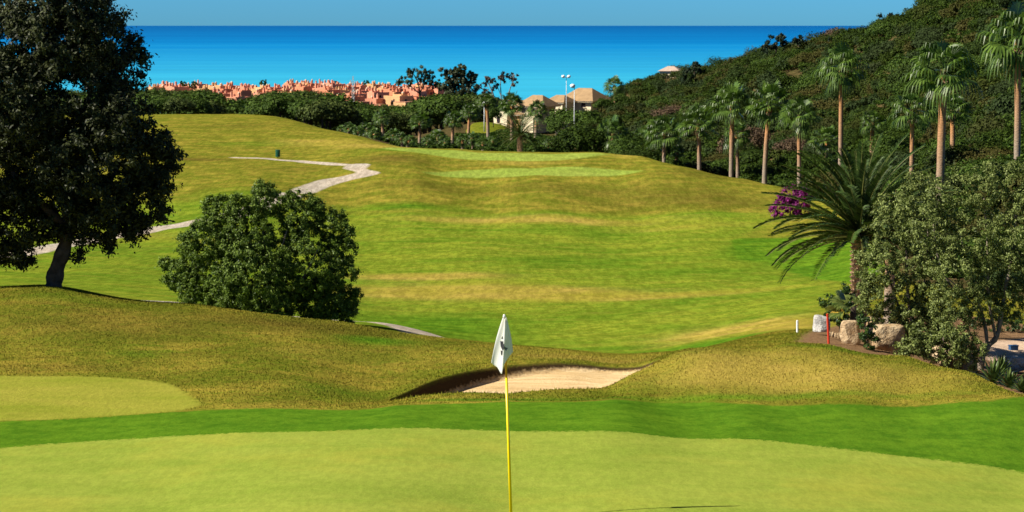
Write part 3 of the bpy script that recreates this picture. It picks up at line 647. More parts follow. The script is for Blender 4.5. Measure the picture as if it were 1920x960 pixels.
fan_palm(716, 236, 218, 17, 'fan palm with red trunk rising above the low palms behind the green', .17, mid, 0)
fan_palm(788, 228, 228, 19, 'fan palm with clean brown trunk left of centre behind the green', .17, mid, 0)
fan_palm(850, 228, 226, 19, 'fan palm with twin-looking trunk behind the middle of the green', .17, mid, 0)
fan_palm(881, 236, 210, 18, 'fan palm leaning over the grass bank behind the far green', .17, mid, 0)
lows = 'low bushy fan palms along the back of the far green'
ORD = 'first second third fourth fifth sixth seventh eighth ninth tenth eleventh twelfth thirteenth fourteenth fifteenth sixteenth seventeenth eighteenth nineteenth twentieth twenty-first twenty-second'.split()
for i_, (px, py, D, r_) in enumerate(((640, 243, 240, 11), (655, 240, 238, 13), (672, 246, 232, 13), (688, 240, 236, 16), (703, 250, 226, 14), (738, 252, 222, 16), (752, 258, 216, 14), (768, 262, 213, 13), (803, 262, 213, 14), (820, 256, 216, 17), (835, 266, 210, 12),
                      (868, 262, 212, 14), (885, 258, 214, 15), (905, 266, 211, 13), (925, 262, 213, 16), (1030, 268, 212, 14), (1080, 262, 215, 15), (1100, 270, 210, 13), (1120, 262, 214, 16), (1175, 272, 208, 15), (1225, 280, 203, 16), (1270, 285, 199, 15))):
    fan_palm(px, D, py, r_, 'low bushy fan palm, %s from the left along the back of the far green' % ORD[i_], .16, lows, 0, rad=.95)

# feathery date palms
DATE_LEAF = leaf_mat('date_palm_leaf', (0.014, 0.034, 0.006), (0.062, 0.11, 0.018), .5, .2, 1.2, trans=.2)
STALK = simple('frond_stalk', (0.16, 0.17, 0.04), .5, .3, 4)
def frond(V, F, base, az, el, L, r, n=46, w0=.29):
    d = np.array([math.cos(az), math.sin(az)]); s = np.array([-d[1], d[0], 0]); pts = []
    bend = r.uniform(.5, 1.15); p = base.copy(); a = el
    for i in range(n + 1):
        pts.append(p.copy()); p = p + np.array([d[0] * math.cos(a), d[1] * math.cos(a), math.sin(a)]) * L / n; a -= bend / n * (1.2 * i / n + .35)
    pts = np.array(pts)
    for i in range(2, n):
        t_ = pts[min(i + 1, n)] - pts[i - 1]; t_ /= np.linalg.norm(t_); up = np.cross(s, t_); up = up if up[2] > 0 else -up
        k_ = i / n; ln = w0 * L * .42 * math.sin(min(1, k_ * 3 + .12) * math.pi / 2) * (1 - .55 * k_ ** 3) * r.uniform(.85, 1.1)
        for sg in (-1, 1):
            e = s * sg * .72 + t_ * .62 + up * .32 + r.normal(size=3) * .07; e /= np.linalg.norm(e); q = np.cross(e, t_); q /= np.linalg.norm(q) + 1e-9; q = t_ * .5 + q * .5
            hw = .024 * L / 2.5 * (52 / n if n < 52 else 1) ** .7; tip = pts[i] + e * ln + np.array([0, 0, -.12 * ln]); mdp = pts[i] + e * ln * .5
            k = len(V); V += [pts[i], mdp + q * hw, tip, mdp - q * hw]; F.append((k, k + 1, k + 2, k + 3))
    return pts
def date_palm(px, D, cy, L, label, n=42, trunk_r=.24, seed=1, nl=46, elmin=-.35):
    r = np.random.default_rng(seed); top = at(px, cy, D); bz = gz(top.x, D); H = max(.3, top.z - bz)
    e = empty('date_palm', (top.x, D, bz - .05), 0, label, 'palm'); V, F = [], []; ms = MB()
    for i in range(n):
        k = (i + .5) / n; el = elmin + (1.45 - elmin) * k; az = i * 2.399 + r.uniform(-.2, .2)
        b = np.array([math.cos(az) * trunk_r * .7 * (1 - k), math.sin(az) * trunk_r * .7 * (1 - k), H + .25 * k])
        pts = frond(V, F, b, az, el, L * r.uniform(.85, 1.08), r, nl); ms.tube([tuple(q) for q in pts[::max(1, nl // 9)]], [.022 * (1 - j / 12) * L / 2.5 for j in range(len(pts[::max(1, nl // 9)]))], 4, False)
    link('crown', mesh_np('crown', np.array(V), np.array(F), DATE_LEAF), e); ms.build('frond_stalks', STALK, e)
    # trunk studded with cut leaf bases
    m = MB(); m.tube([(0, 0, 0), (0, 0, H * .5), (0, 0, H + .1)], [trunk_r * 1.1, trunk_r * .85, trunk_r], 12)
    nb = int(H / .11) + 1
    for j in range(nb):
        for q in range(9):
            a = (q + (j % 2) * .5) / 9 * 2 * math.pi; x, y = math.cos(a) * trunk_r * .93, math.sin(a) * trunk_r * .93; z = j * .11
            c = Vector((x, y, z)); o_ = Vector((math.cos(a), math.sin(a), 0)); s_ = Vector((-o_.y, o_.x, 0))
            v = [c - s_ * .07, c + s_ * .07, c + o_ * .09 + Vector((0, 0, .10)) + s_ * .035, c + o_ * .09 + Vector((0, 0, .10)) - s_ * .035, c - s_ * .05 + Vector((0, 0, .13)), c + s_ * .05 + Vector((0, 0, .13))]
            m.add(v, [(0, 1, 2, 3), (3, 2, 5, 4), (0, 3, 4), (1, 5, 2)])
    m.build('trunk', simple('date_trunk_%d' % seed, (0.42, 0.27, 0.16), .85, .5, 9, .15, .02), e)
    return e
date_palm(1612, 55, 442, 2.55, 'big feathery date palm with long arching fronds behind the right-hand bushes', 105, .17, 1, 80, -.15)
date_palm(975, 206, 256, 2.7, 'squat feathery date palm with stubby trunk directly behind the far green', 60, .24, 2, 34, -.45)
#date_palm(1860, 92, 275, 2.0, 'feathery date palm peeking out above the olive bush', 30, .2, 3, 24, -.2)
# second orange trunk half hidden behind the bush
fan_palm(1674, 62, 380, 52, 'palm with orange trunk glimpsed through the bushes beside the date palm', .15, None, 2, 0)
# small fan palm by the boulders
r_ = np.random.default_rng(4); bp = at(1600, 575, 48.5); bz = gz(bp.x, 48.5)
e = empty('dwarf_palm', (bp.x, 48.5, bz), 0, 'small dwarf palm with wide pale fan leaves beside the white boulder', 'palm')
V, F = [], []; Hh = bp.z - bz
for az, el, lp, lf in ((3.3, .35, .22, .40), (2.9, .0, .30, .42), (3.5, -.25, .28, .42), (3.9, .2, .2, .35), (3.1, .8, .25, .38), (4.6, .3, .2, .35), (1.2, .4, .2, .4), (0.2, .5, .2, .4), (2.3, .5, .2, .4)):
    fan_leaf(V, F, np.array([0, 0, Hh]), np.array([math.cos(az) * math.cos(el), math.sin(az) * math.cos(el), math.sin(el)]), lp, lf, r_, 17, 1.15, .25)
link('leaves', mesh_np('leaves', np.array(V), np.array(F), leaf_mat('dwarf_palm_leaf', (0.06, 0.10, 0.02), (0.20, 0.24, 0.06), .3, .5, 2, trans=.25)), e)
V, F = [], []
for az, el in ((3.0, -.12), (3.3, -.2)): fan_leaf(V, F, np.array([0, 0, Hh - .02]), np.array([math.cos(az), math.sin(az), el]), .22, .3, r_, 12, .6, .3)
o = link('yellow_leaf', mesh_np('yellow_leaf', np.array(V), np.array(F), simple('leaf_yellow', (0.55, 0.36, 0.05), .5)), e); o['label'] = 'dying orange-yellow fan leaf'
m = MB(); m.tube([(0, 0, -.05), (0, 0, Hh)], [.08, .07], 8); m.build('trunk', BARK, e, True)

# ------------------------------------------------------------------ flowers
MAG = leaf_mat('magenta_bracts', (0.09, 0.008, 0.07), (0.25, 0.02, 0.18), .6, .2, 3, trans=.2)
px_tree('flowering_shrub', 'magenta flowering bougainvillea shrub behind the fronds of the date palm', 'shrub', 143, 1482,
    [(1492, 366, 24), (1464, 388, 18), (1476, 370, 20), (1508, 376, 18), (1480, 396, 22), (1502, 392, 16)], MAG, .17, 22, 70, .26, [([(1482, 412, 0), (1482, 385, 0)], .06, .03)], BARK, .6, seed=12, crown='blossom')

# ------------------------------------------------------------------ boulders, stakes
def rock_mat(name, a, b, c):
    t = NT(name); n = t.noise(2.2, 5, .7); n2 = t.noise(9, 4, .7); t.bump(t.math('ADD', n, t.math('MULTIPLY', n2, .5)), .9, .12)
    return t.fin(t.mix(t.rng(n2, .5, .72, 0, .8), t.mix(t.rng(n, .4, .6), a, b), c), .9, .15)
ROCK = rock_mat('boulder_tan', (0.34, 0.22, 0.11), (0.58, 0.45, 0.28), (0.16, 0.10, 0.06)); ROCKW = rock_mat('boulder_white', (0.40, 0.39, 0.36), (0.60, 0.58, 0.54), (0.20, 0.20, 0.21))
def boulder(px, pyb, D, wpx, hpx, label, mat=ROCK, seed=0, boxy=.55, group=None):
    import bmesh
    bm = bmesh.new(); bmesh.ops.create_icosphere(bm, subdivisions=4, radius=1); r = random.Random(seed)
    planes = [Vector((r.gauss(0, 1), r.gauss(0, 1), r.gauss(0, .7))).normalized() for _ in range(9)] + [Vector((0, 0, 1)), Vector((0, -1, 0.1)).normalized(), Vector((-1, 0, .1)).normalized(), Vector((1, 0, .1)).normalized()]
    lim = [r.uniform(.62, .82) for _ in planes]
    for v in bm.verts:
        c = v.co
        for p, l in zip(planes, lim):
            dd = c.dot(p)
            if dd > l: c -= p * (dd - l) * .92
        c *= 1 + .035 * math.sin(c.x * 9 + seed) * math.sin(c.y * 8) * math.sin(c.z * 7 + seed)
    sx, sz = wpx * D / FPX / 1.5, hpx * D / FPX / 1.5
    p = at(px, pyb, D); bz = gz(p.x, D)
    for v in bm.verts: v.co = Vector((v.co.x * sx, v.co.y * sx * .8, v.co.z * sz + sz * .68))
    me = bpy.data.meshes.new('boulder'); bm.to_mesh(me); bm.free(); me.polygons.foreach_set('use_smooth', [True] * len(me.polygons)); me.materials.append(mat)
    o = link('boulder', me, None, (p.x, D, min(p.z, bz + .1) - .03)); set_props(o, label, 'rock', group); return o
boulder(1539, 616, 47.8, 30, 34, 'pale grey-white boulder leaning beside the red stake', ROCKW, 1)
boulder(1594, 645, 45.6, 38, 48, 'tan squared boulder right behind the red stake', ROCK, 2)
boulder(1664, 650, 45.2, 58, 50, 'large pale boulder half under the bluish-green bush', ROCK, 3)
boulder(1705, 655, 45.6, 34, 44, 'narrow boulder wedged under the bush right of the large pale one', ROCK, 4)
boulder(1770, 684, 43.9, 40, 44, 'lichen-spotted boulder behind the low pale-leaved shrub', ROCK, 5)
boulder(1812, 694, 43.6, 36, 40, 'cream boulder beside the foot of the crooked trunk', ROCK, 6)
boulder(1903, 690, 46.2, 44, 26, 'long cream boulder bordering the paving at the right edge', ROCKW, 7)
boulder(1640, 608, 51, 30, 34, 'dark boulder behind the others at the date palm foot', ROCK, 8)
for i in range(6): boulder(1557 + i * 5.2, 618 + i * 2.2, 46.6 - i * .12, 6.5, 8 + (i % 2) * 2, 'small rounded edging stone, %s from the red stake in its short row' % ORD[i], ROCK, 20 + i, group='small edging stones beside the red stake')
def stake(px, pyb, pyt, D, label, col, tilt):
    p = at(px, pyb, D); bz = gz(p.x, D); H = (pyb - pyt) * D / FPX
    m = MB(); m.tube([(0, 0, -.05), (tilt * .5, 0, H * .5), (tilt, 0, H), (tilt, 0, H + .008)], [.026, .026, .026, .012], 12)
    o = m.build('boundary_stake', simple('stake_paint_%d' % px, col, .45, .08, 12, .4), None, False, (p.x, D, bz)); set_props(o, label, 'stake')
d_ = hit(1495, 624)[1]; stake(1495, 624, 601, max(d_, 44), 'short white stake standing at the fairway edge', (0.8, 0.8, 0.78), -.005)
d_ = hit(1553, 646)[1]; stake(1554, 646, 589, d_, 'slim red stake tilted slightly in front of the boulders', (0.50, 0.04, 0.015), -.04)
px_tree('hedge_shrub', 'dark hedge at the far side of the paving at the right edge', 'hedge', 66, 1930, [(1870, 612, 20), (1900, 606, 24), (1935, 604, 26), (1975, 604, 28), (1840, 610, 20), (2020, 600, 28), (1905, 622, 16), (1950, 625, 18)], bpy.data.materials['leaves_dark_green'], .07, 130, 34, .09, [([(1930, 640, 0), (1930, 610, 0)], .04, .02)], BARK, .5, seed=14)
# spiky plants bottom right
AG = leaf_mat('agave_leaf', (0.03, 0.06, 0.015), (0.12, 0.17, 0.04), .4, .4, 3, trans=.1)
for i, (px, D, s_, lb) in enumerate(((1862, 42.6, .50, 'dark spiky plant right of the crooked olive trunk'), (1893, 42.2, .42, 'spiky plant with upright blades in front of the cream boulder'), (1918, 41.6, .34, 'spiky plant cut by the right edge of the picture'), (1876, 44.3, .5, 'dark spiky plant between the crooked trunk and the paving'))):
    r_ = np.random.default_rng(60 + i); V, F = [], []
    for j in range(46):
        az = j * 2.399; el = .25 + 1.2 * (j / 46); L = s_ * r_.uniform(.8, 1.1); d = np.array([math.cos(az) * math.cos(el), math.sin(az) * math.cos(el), math.sin(el)]); s = np.array([-math.sin(az), math.cos(az), 0]) * .03
        a, b, c = d * .02, d * L * .55, d * L + np.array([0, 0, -.08 * L]); k = len(V)
        V += [a - s, a + s, b + s * 1.1, b - s * 1.1, c + s * .1, c - s * .1]; F += [(k, k + 1, k + 2, k + 3), (k + 3, k + 2, k + 4, k + 5)]
    X_ = ray(px, 700)[0] * D; set_props(link('spiky_plant', mesh_np('spiky_plant', np.array(V), np.array(F), AG), None, (X_, D, gz(X_, D))), lb, 'plant')
p = at(1900, 652, 58); m = MB(); m.box(0, 0, 0, .22, .16, .12, .2); m.box(0, 0, .121, .25, .19, .02, .2)
set_props(m.build('storage_box', simple('blue_plastic', (0.02, 0.07, 0.16), .4), None, False, (p.x, 58, gz(p.x, 58))), 'small dark blue box lying on the paving at the right edge', 'box')

# ------------------------------------------------------------------ litter bin by the far path
bx, bd = BIN_AT; bz = gz(bx, bd)
e = empty('litter_bin', (bx, bd, bz), 0, 'dark green litter bin on a post beside the far left path', 'bin')
GRN = simple('green_paint', (0.01, 0.10, 0.055), .5, .15, 6)
m = MB(); m.tube([(0, 0, .12), (0, 0, .70)], [.17, .20], 16); m.build('body', GRN, e, True)
m = MB()
for k in range(16): a = k / 16 * 2 * math.pi; m.box(math.cos(a) * .195, math.sin(a) * .195, .14, .05, .02, .54, a + math.pi / 2)
m.build('slats', GRN, e)
m = MB(); m.tube([(0, 0, .70), (0, 0, .74)], [.225, .225], 18); m.build('rim', GRN, e); m = MB(); m.box(0, 0, -.03, .07, .07, .15); m.build('post', GRN, e)

# ------------------------------------------------------------------ flagstick
D0 = 22.6; tp = at(945.5, 594, D0); bs = at(958.6, 972, D0); bgz = gz(bs.x, D0)
e = empty('flagstick', (bs.x, D0, bgz), 0, 'yellow golf flagstick with hanging white flag on the near putting green', 'flagstick')
base = Vector((bs.x, D0, bgz)); top = tp - base
def pk(k): return top * k + Vector((0, 0, 0))
kc = (972 - 706) / (972 - 594)
m = MB(); m.tube([Vector((top.x * -.05, 0, -.12)), pk(kc * .5), pk(kc)], [.0165, .0155, .0145], 14); m.build('pole', simple('yellow_fibreglass', (0.80, 0.60, 0.0), .35, .04, 20, .5), e, True)
m = MB(); m.tube([pk(kc), pk(.90), pk(1)], [.0115, .0105, .010], 12); m.build('upper_section', simple('shaded_fibreglass', (0.60, 0.29, 0.02), .4, .06, 20, .5), e, True)  # thinner upper section; its orange tone is the flag's shadow painted in
m = MB(); m.tube([pk(.994), pk(1.004), pk(1.012)], [.015, .016, .008], 12); m.build('top_cap', simple('cap_white', (0.75, 0.75, 0.72), .4), e, True)
bot = [(0, 921, 680), (.15, 925, 684), (.3, 933, 689), (.42, 939, 700), (.5, 941, 701.5), (.56, 942.5, 692), (.65, 945, 683), (.8, 952.5, 671), (1, 962, 660)]
def bot_at(s):
    for a, b in zip(bot[:-1], bot[1:]):
        if s <= b[0] + 1e-9: k = (s - a[0]) / (b[0] - a[0]); return a[1] + (b[1] - a[1]) * k, a[2] + (b[2] - a[2]) * k
def cloth(s, t_, off=0.0):
    x1, y1 = bot_at(s); x0, y0 = 943 + 6.5 * s, 595 + 3 * (1 - abs(2 * s - 1))
    bul = math.sin(t_ * math.pi) * (2.2 * (s - .5) * 1.6)
    x = x0 + (x1 - x0) * t_ ** .95 + bul; y = y0 + (y1 - y0) * t_
    fold = (.034 * math.cos((s - .5) * math.pi * 2.0) + .016 * math.sin(s * 11 + t_ * 2)) * (.15 + .85 * t_)
    return at(x, y, D0 - .028 - fold - off) - base
m = MB(); ns, ntt = 28, 30; v = [cloth(i / ns, j / ntt) for j in range(ntt + 1) for i in range(ns + 1)]
m.add(v, [(j * (ns + 1) + i, j * (ns + 1) + i + 1, (j + 1) * (ns + 1) + i + 1, (j + 1) * (ns + 1) + i) for j in range(ntt) for i in range(ns)])
t = NT('flag_cloth'); t.fin((0.88, 0.88, 0.86), .75, .2); tr = t.n('ShaderNodeBsdfTranslucent'); tr.inputs[0].default_value = (.88, .88, .86, 1); ms = t.n('ShaderNodeMixShader'); ms.inputs[0].default_value = .5
t.l(t.b.outputs[0], ms.inputs[1]); t.l(tr.outputs[0], ms.inputs[2]); t.l(ms.outputs[0], t.out.inputs[0])
fl = m.build('flag', t.m, e, True); so_ = fl.modifiers.new('solid', 'SOLIDIFY'); so_.thickness = .002
# the folded numeral as it shows on the cloth
def find_st(px, py):
    best = None
    for a in range(0, 61):
        for b in range(0, 61):
            q = cloth(a / 60, b / 60) + base; rel = q - Vector((0, 0, CAMZ)); dd = rel.y
            # project
            zc = rel.y * cp - rel.z * sp; yc = rel.y * sp + rel.z * cp; X_ = 960 + FPX * rel.x / zc; Y_ = 480 - FPX * yc / zc
            d2 = (X_ - px) ** 2 + (Y_ - py) ** 2
            if best is None or d2 < best[0]: best = (d2, a / 60, b / 60)
    return best[1], best[2]
def mark(poly, mat, nm='numeral'):
    st = [find_st(x, y) for x, y in poly]; m = MB(); n = 6; c0, c1, c2, c3 = st; v = []
    for j in range(n + 1):
        for i in range(n + 1):
            a, b = i / n, j / n
            s = (c0[0] * (1 - a) + c1[0] * a) * (1 - b) + (c3[0] * (1 - a) + c2[0] * a) * b; tt = (c0[1] * (1 - a) + c1[1] * a) * (1 - b) + (c3[1] * (1 - a) + c2[1] * a) * b
            v.append(cloth(s, tt, .004))
    m.add(v, [(j * (n + 1) + i, j * (n + 1) + i + 1, (j + 1) * (n + 1) + i + 1, (j + 1) * (n + 1) + i) for j in range(n) for i in range(n)])
    o = m.build(nm, mat, None); return o
BLK = simple('print_black', (0.02, 0.02, 0.025), .7); GRY = simple('print_grey', (0.12, 0.13, 0.13), .7)
for poly, mt in (([(942.3, 630), (942.8, 630.5), (943, 636), (940, 634.5)], BLK), ([(938, 639), (943, 639.5), (946.5, 650), (938.2, 649)], BLK), ([(942.5, 640), (952, 652), (949, 658), (943.5, 650)], GRY), ([(938.6, 656.5), (943, 656.5), (942.5, 666), (938.8, 665)], BLK)):
    mo = mark(poly, mt, 'printed_numeral'); mo.parent = fl
#FAR
# ------------------------------------------------------------------ scrub on the hill
L_SCRUB = leaf_mat('scrub_leaves', (0.009, 0.022, 0.003), (0.048, 0.080, 0.008), .65, .08, .6, (.16, (0.070, 0.060, 0.016), (0.030, 0.048, 0.016)), trans=.12)
L_SCRUB2 = leaf_mat('scrub_leaves_fresh', (0.015, 0.036, 0.005), (0.075, 0.125, 0.016), .6, .1, .6, trans=.15)
L_SCRUBB = leaf_mat('scrub_leaves_brown', (0.045, 0.028, 0.016), (0.13, 0.085, 0.045), .7, .2, .6, trans=.1)
def bush_pts(seed, n, cl=.1, flat=.8, nl=7):
    r = np.random.default_rng(seed); lob = [(0, 0, .30, .66, .66, .52)]
    for i in range(nl):
        a = i * 6.283 / nl + r.uniform(-.4, .4); d = r.uniform(.35, .66); s = r.uniform(.26, .46); lob.append((math.cos(a) * d, math.sin(a) * d, r.uniform(.15, .65) * flat, s, s, s * .9))
    nc = n // 9; out, nn = [], []
    tot = sum(l[3] ** 2 for l in lob)
    for x, y, z, a, b, c in lob:
        k = int(nc * a * a / tot) + 1; d = unit(k, r); d[:, 2] = np.where(d[:, 2] < -.2, -d[:, 2], d[:, 2]); q = r.uniform(.75, 1.08, k)
        p = np.column_stack([x + d[:, 0] * a * q, y + d[:, 1] * b * q, z + d[:, 2] * c * q]); g = r.normal(size=(k * 9, 3))
        out.append(np.repeat(p, 9, 0) + g * cl * .55); nn.append(np.repeat(d, 9, 0) + g * .35 + np.array([0, 0, .2]))
    return np.concatenate(out), np.concatenate(nn)
def bush_mesh(name, seed, n, leaf, mat):
    c, nv = bush_pts(seed, n); V, Q_ = leaf_quads(c, leaf, .6, r=np.random.default_rng(seed), nrm=nv, bias=1.2); return mesh_np(name, V, Q_, mat)
HB = [bush_mesh('hillside_shrub', 100 + i, 7000, .075, [L_SCRUB, L_SCRUB, L_SCRUB2, L_SCRUB, L_SCRUBB, L_SCRUB2][i]) for i in range(6)]
r_ = np.random.default_rng(31)
pos = []
for D in np.exp(np.linspace(math.log(84), math.log(640), 170)):
    x0, x1 = (1540 if D < 112 else 1480 if D < 160 else 1400 if D < 180 else 1060), 2060
    step = (2.3 + D * .002) ; w0 = (x1 - x0) * D / FPX; k = max(1, int(w0 / step * (D * .0119 / step) * .85))
    for _ in range(k):
        px = r_.uniform(x0, x1); u = (px - 960) / FPX * 1.006; pos.append((u * D, D * r_.uniform(.995, 1.005)))
pos = np.array(pos)
mk = masks(pos[:, 0], pos[:, 1]); ok = mk['scrub'] > .75
pos = pos[ok]; zz = zrel(pos[:, 0], pos[:, 1])
size = r_.uniform(1.0, 2.2, len(pos)) * (1 + (r_.random(len(pos)) > .86) * .6)
# keep what can be seen from about here
slope = (zz + size * 1.3) / pos[:, 1]; vis = np.ones(len(pos), bool); uu = pos[:, 0] / pos[:, 1]
for fr in np.linspace(.25, .985, 45):
    Dq = pos[:, 1] * fr; vis &= (zrel(uu * Dq, Dq, False) / Dq) < slope + .001
pos, zz, size = pos[vis], zz[vis], size[vis]
o_ = np.argsort(-(size / pos[:, 1])); pos, zz, size = pos[o_], zz[o_], size[o_]
uu2 = pos[:, 0] / pos[:, 1]
NI = 285
for i in range(min(NI, len(pos))):
    kb = int(r_.choice([0, 1, 2, 3, 4, 5], p=[.25, .22, .15, .2, .06, .12]))
    o = link('hillside_shrub', HB[kb], None, (pos[i, 0], pos[i, 1], CAMZ + zz[i] - .15)); s = size[i]
    o.scale = (s, s, s * r_.uniform(.75, 1.15)); o.rotation_euler = (0, 0, r_.uniform(0, 6.28))
    where = 'at the right foot of the slope behind the bushes' if pos[i, 1] < 120 else 'on the lower slope among the palm trunks' if pos[i, 1] < 160 else 'on the slope behind the palm row' if pos[i, 1] < 210 else 'high on the middle of the hill' if uu2[i] > .16 else 'on the left part of the hill'
    set_props(o, '%s %s shrub %s' % ('broad' if s > 1.9 else 'small rounded' if s < 1.4 else 'domed', ['dark green', 'dull green', 'fresh green', 'olive green', 'withered brown', 'bright green'][kb], where), 'shrub', 'shrubs covering the hillside on the right')
Vs, Ns = [], []
base_b = [bush_pts(200 + i, 1300, .13) for i in range(5)]
for i in range(NI, len(pos)):
    c, nv = base_b[i % 5]; a = r_.uniform(0, 6.28); ca, sa = math.cos(a), math.sin(a); s = size[i]
    Vs.append(np.column_stack([(c[:, 0] * ca - c[:, 1] * sa) * s + pos[i, 0], (c[:, 0] * sa + c[:, 1] * ca) * s + pos[i, 1], c[:, 2] * s + CAMZ + zz[i] - .1])); Ns.append(np.column_stack([nv[:, 0] * ca - nv[:, 1] * sa, nv[:, 0] * sa + nv[:, 1] * ca, nv[:, 2]]))
print('bushes', len(pos))
if Vs:
    c = np.concatenate(Vs); V, Q_ = leaf_quads(c, .24, .7, r=r_, nrm=np.concatenate(Ns), bias=1.2); o = link('hillside_scrub', mesh_np('hillside_scrub', V, Q_, L_SCRUB)); set_props(o, 'dense green maquis scrub covering the far slopes of the right hill', 'scrub', kind='stuff')
# low undergrowth between palms and shrubs behind the mound crest
pp = []
for _ in range(5200):
    D = r_.uniform(84, 300); px = r_.uniform(640 if D > 206 else 1450, 2060); pp.append(((px - 960) / FPX * D, D))
pp = np.array(pp); mk = masks(pp[:, 0], pp[:, 1]); pp = pp[(mk['scrub'] > .9)]; zq = zrel(pp[:, 0], pp[:, 1]) + CAMZ
c = np.concatenate([base_b[i % 5][0][::4] * np.array([.8, .8, .55]) * r_.uniform(.6, 1.3) + np.array([pp[i, 0], pp[i, 1], zq[i]]) for i in range(len(pp))])
V, Q_ = leaf_quads(c, .22, .6, r=r_); set_props(link('undergrowth', mesh_np('undergrowth', V, Q_, L_SCRUB2)), 'low green undergrowth between the palms and at the foot of the hill', 'undergrowth', kind='stuff')

# dark pines on the skyline
L_PINE = leaf_mat('pine_needles', (0.008, 0.018, 0.008), (0.030, 0.050, 0.020), .6, .2, .8, trans=.05)
px_tree('pine_tree', 'dark pointed evergreen on the hill skyline, the one farthest left', 'tree', 395, 1302, [(1305, 128, 10), (1296, 140, 12), (1312, 140, 11), (1282, 148, 8), (1306, 118, 5)], L_PINE, .5, 9, 60, .3, [([(1302, 158, 0), (1302, 130, 0)], .2, .1)], seed=21)
px_tree('pine_tree', 'dark bushy evergreen on the skyline where the hill meets the horizon', 'tree', 355, 1455, [(1452, 80, 14), (1466, 74, 9), (1440, 90, 10), (1474, 84, 9), (1460, 70, 5)], L_PINE, .5, 9, 60, .3, [([(1455, 105, 0), (1455, 80, 0)], .2, .1)], seed=22)
px_tree('pine_tree', 'small rounded evergreen breaking the horizon right of the bushy one', 'tree', 350, 1497, [(1497, 72, 8), (1492, 78, 7), (1503, 78, 7)], L_PINE, .45, 9, 60, .3, [([(1497, 100, 0), (1497, 75, 0)], .15, .08)], seed=23)
px_tree('pine_tree', 'broad dark evergreen on the skyline just above the horizon line', 'tree', 335, 1576, [(1574, 66, 13), (1590, 62, 9), (1560, 70, 9)], L_PINE, .5, 9, 60, .3, [([(1576, 92, 0), (1576, 66, 0)], .2, .1)], seed=24)
px_tree('pine_tree', 'wide domed evergreen at the crest where the hill rises above the horizon', 'tree', 318, 1665, [(1662, 46, 22), (1685, 42, 16), (1645, 56, 12), (1700, 50, 12)], L_PINE, .5, 9, 60, .3, [([(1665, 75, 0), (1665, 50, 0)], .25, .1)], seed=25)

# ------------------------------------------------------------------ belt of trees before the village
L_BELT = [leaf_mat('belt_leaves', (0.016, 0.036, 0.005), (0.075, 0.125, 0.016), .65, .1, .25, trans=.12), leaf_mat('belt_leaves_olive', (0.022, 0.040, 0.008), (0.10, 0.13, 0.03), .65, .1, .25, trans=.12)]
def belt_proto(i):
    e = empty('belt_tree', (0, 0, -500), 0, 'round-crowned dark green tree in the belt between the golf course and the pink village', 'tree', 'trees of the belt before the village')
    r = np.random.default_rng(300 + i); c, nv = bush_pts(300 + i, 4200, .1); c = c * np.array([.62, .62, .62]) + np.array([0, 0, .38])
    V, Q_ = leaf_quads(c, .06, .65, r=r, nrm=nv, bias=1.3); link('crown', mesh_np('crown', V, Q_, L_BELT[i % 2]), e)
    m = MB(); m.tube([(0, 0, -.02), (.02, 0, .25), (0, .01, .6)], [.035, .025, .015], 7); m.build('trunk', BARK, e, True); return e
BP = [belt_proto(i) for i in range(5)]
spots = []
for D, x0, x1, ty, dx in ((292, 270, 640, 206, 30), (318, 300, 690, 202, 28), (350, 250, 740, 198, 27), (400, 200, 860, 196, 27), (450, 150, 980, 200, 25), (520, 100, 960, 196, 23), (600, 60, 985, 194, 22), (700, 20, 960, 190, 20), (820, 0, 960, 187, 18), (900, 250, 400, 184, 17), (640, 800, 930, 182, 20), (540, 780, 920, 186, 22)):
    x = x0
    while x < x1:
        tx = float(np.interp(x, [250, 383, 398, 470, 500, 600, 625, 700, 770, 800, 830, 900, 960], [164, 165, 183, 188, 167, 165, 185, 192, 198, 182, 172, 173, 190])); tx += max(0, (500 - D) * .02) + (0 if D > 380 else 4)
        if not (870 < x < 1045 and D < 460): spots.append((x + r_.uniform(-6, 6), D * r_.uniform(.97, 1.03), tx + r_.uniform(-4, 8)))
        x += dx * 1.12
nb_ = 0
for i, (x, D, ty) in enumerate(spots):
    if 630 < x < 1010 and D < 345: continue
    p = at(x, ty, D); bz = gz(p.x, D)
    if p.z - bz < 4.2: continue
    H = min(15, p.z - bz); src = BP[nb_ % 5]; nb_ += 1
    lb_ = '%s %s tree in the %s of the belt, %s' % ('tall' if H > 11 else 'low' if H < 7 else 'middling', 'dark green' if (nb_ - 1) % 5 % 2 == 0 else 'olive green', 'left end' if x < 420 else 'left middle' if x < 620 else 'right middle' if x < 800 else 'right end', 'nearest the golf course' if D < 420 else 'halfway to the village' if D < 620 else 'close before the pink village')
    o = src if nb_ <= 5 else copy_tree(src, (0, 0, 0)); o['label'] = lb_; o.location = (p.x, D, bz - .1); o.rotation_euler = (0, 0, r_.uniform(0, 6.28)); o.scale = (H * r_.uniform(1, 1.25),) * 2 + (H,)
# distinct trees right of the belt, around the villa
for (x, D, ty, w_, lb) in ((1095, 330, 200, 1.6, 'dark green tree in front of the right villa roof'), (1060, 345, 196, 1.3, 'dark round tree between the two lamp posts, before the villa'), 
                           (1130, 370, 190, 1.2, 'bright green tree under the lone skyline palm'), (1165, 380, 182, 1.1, 'green tree at the foot of the hill skyline'), (1042, 300, 236, .9, 'small green tree beside the white garden wall'),
                           (925, 330, 226, .9, 'pale green small tree left of the white villa wing'), (1110, 300, 225, 1.1, 'green bushy tree at the lower left end of the hill'), (1150, 300, 215, 1.1, 'green bushy tree rising above the yellow-green palm')):
    p = at(x, ty, D); bz = gz(p.x, D); H = max(3.5, p.z - bz); o = copy_tree(BP[int(x) % 5], (p.x, D, bz - .1), x, (H * w_ * .75, H * w_ * .75, H), lb)
    del o['group']

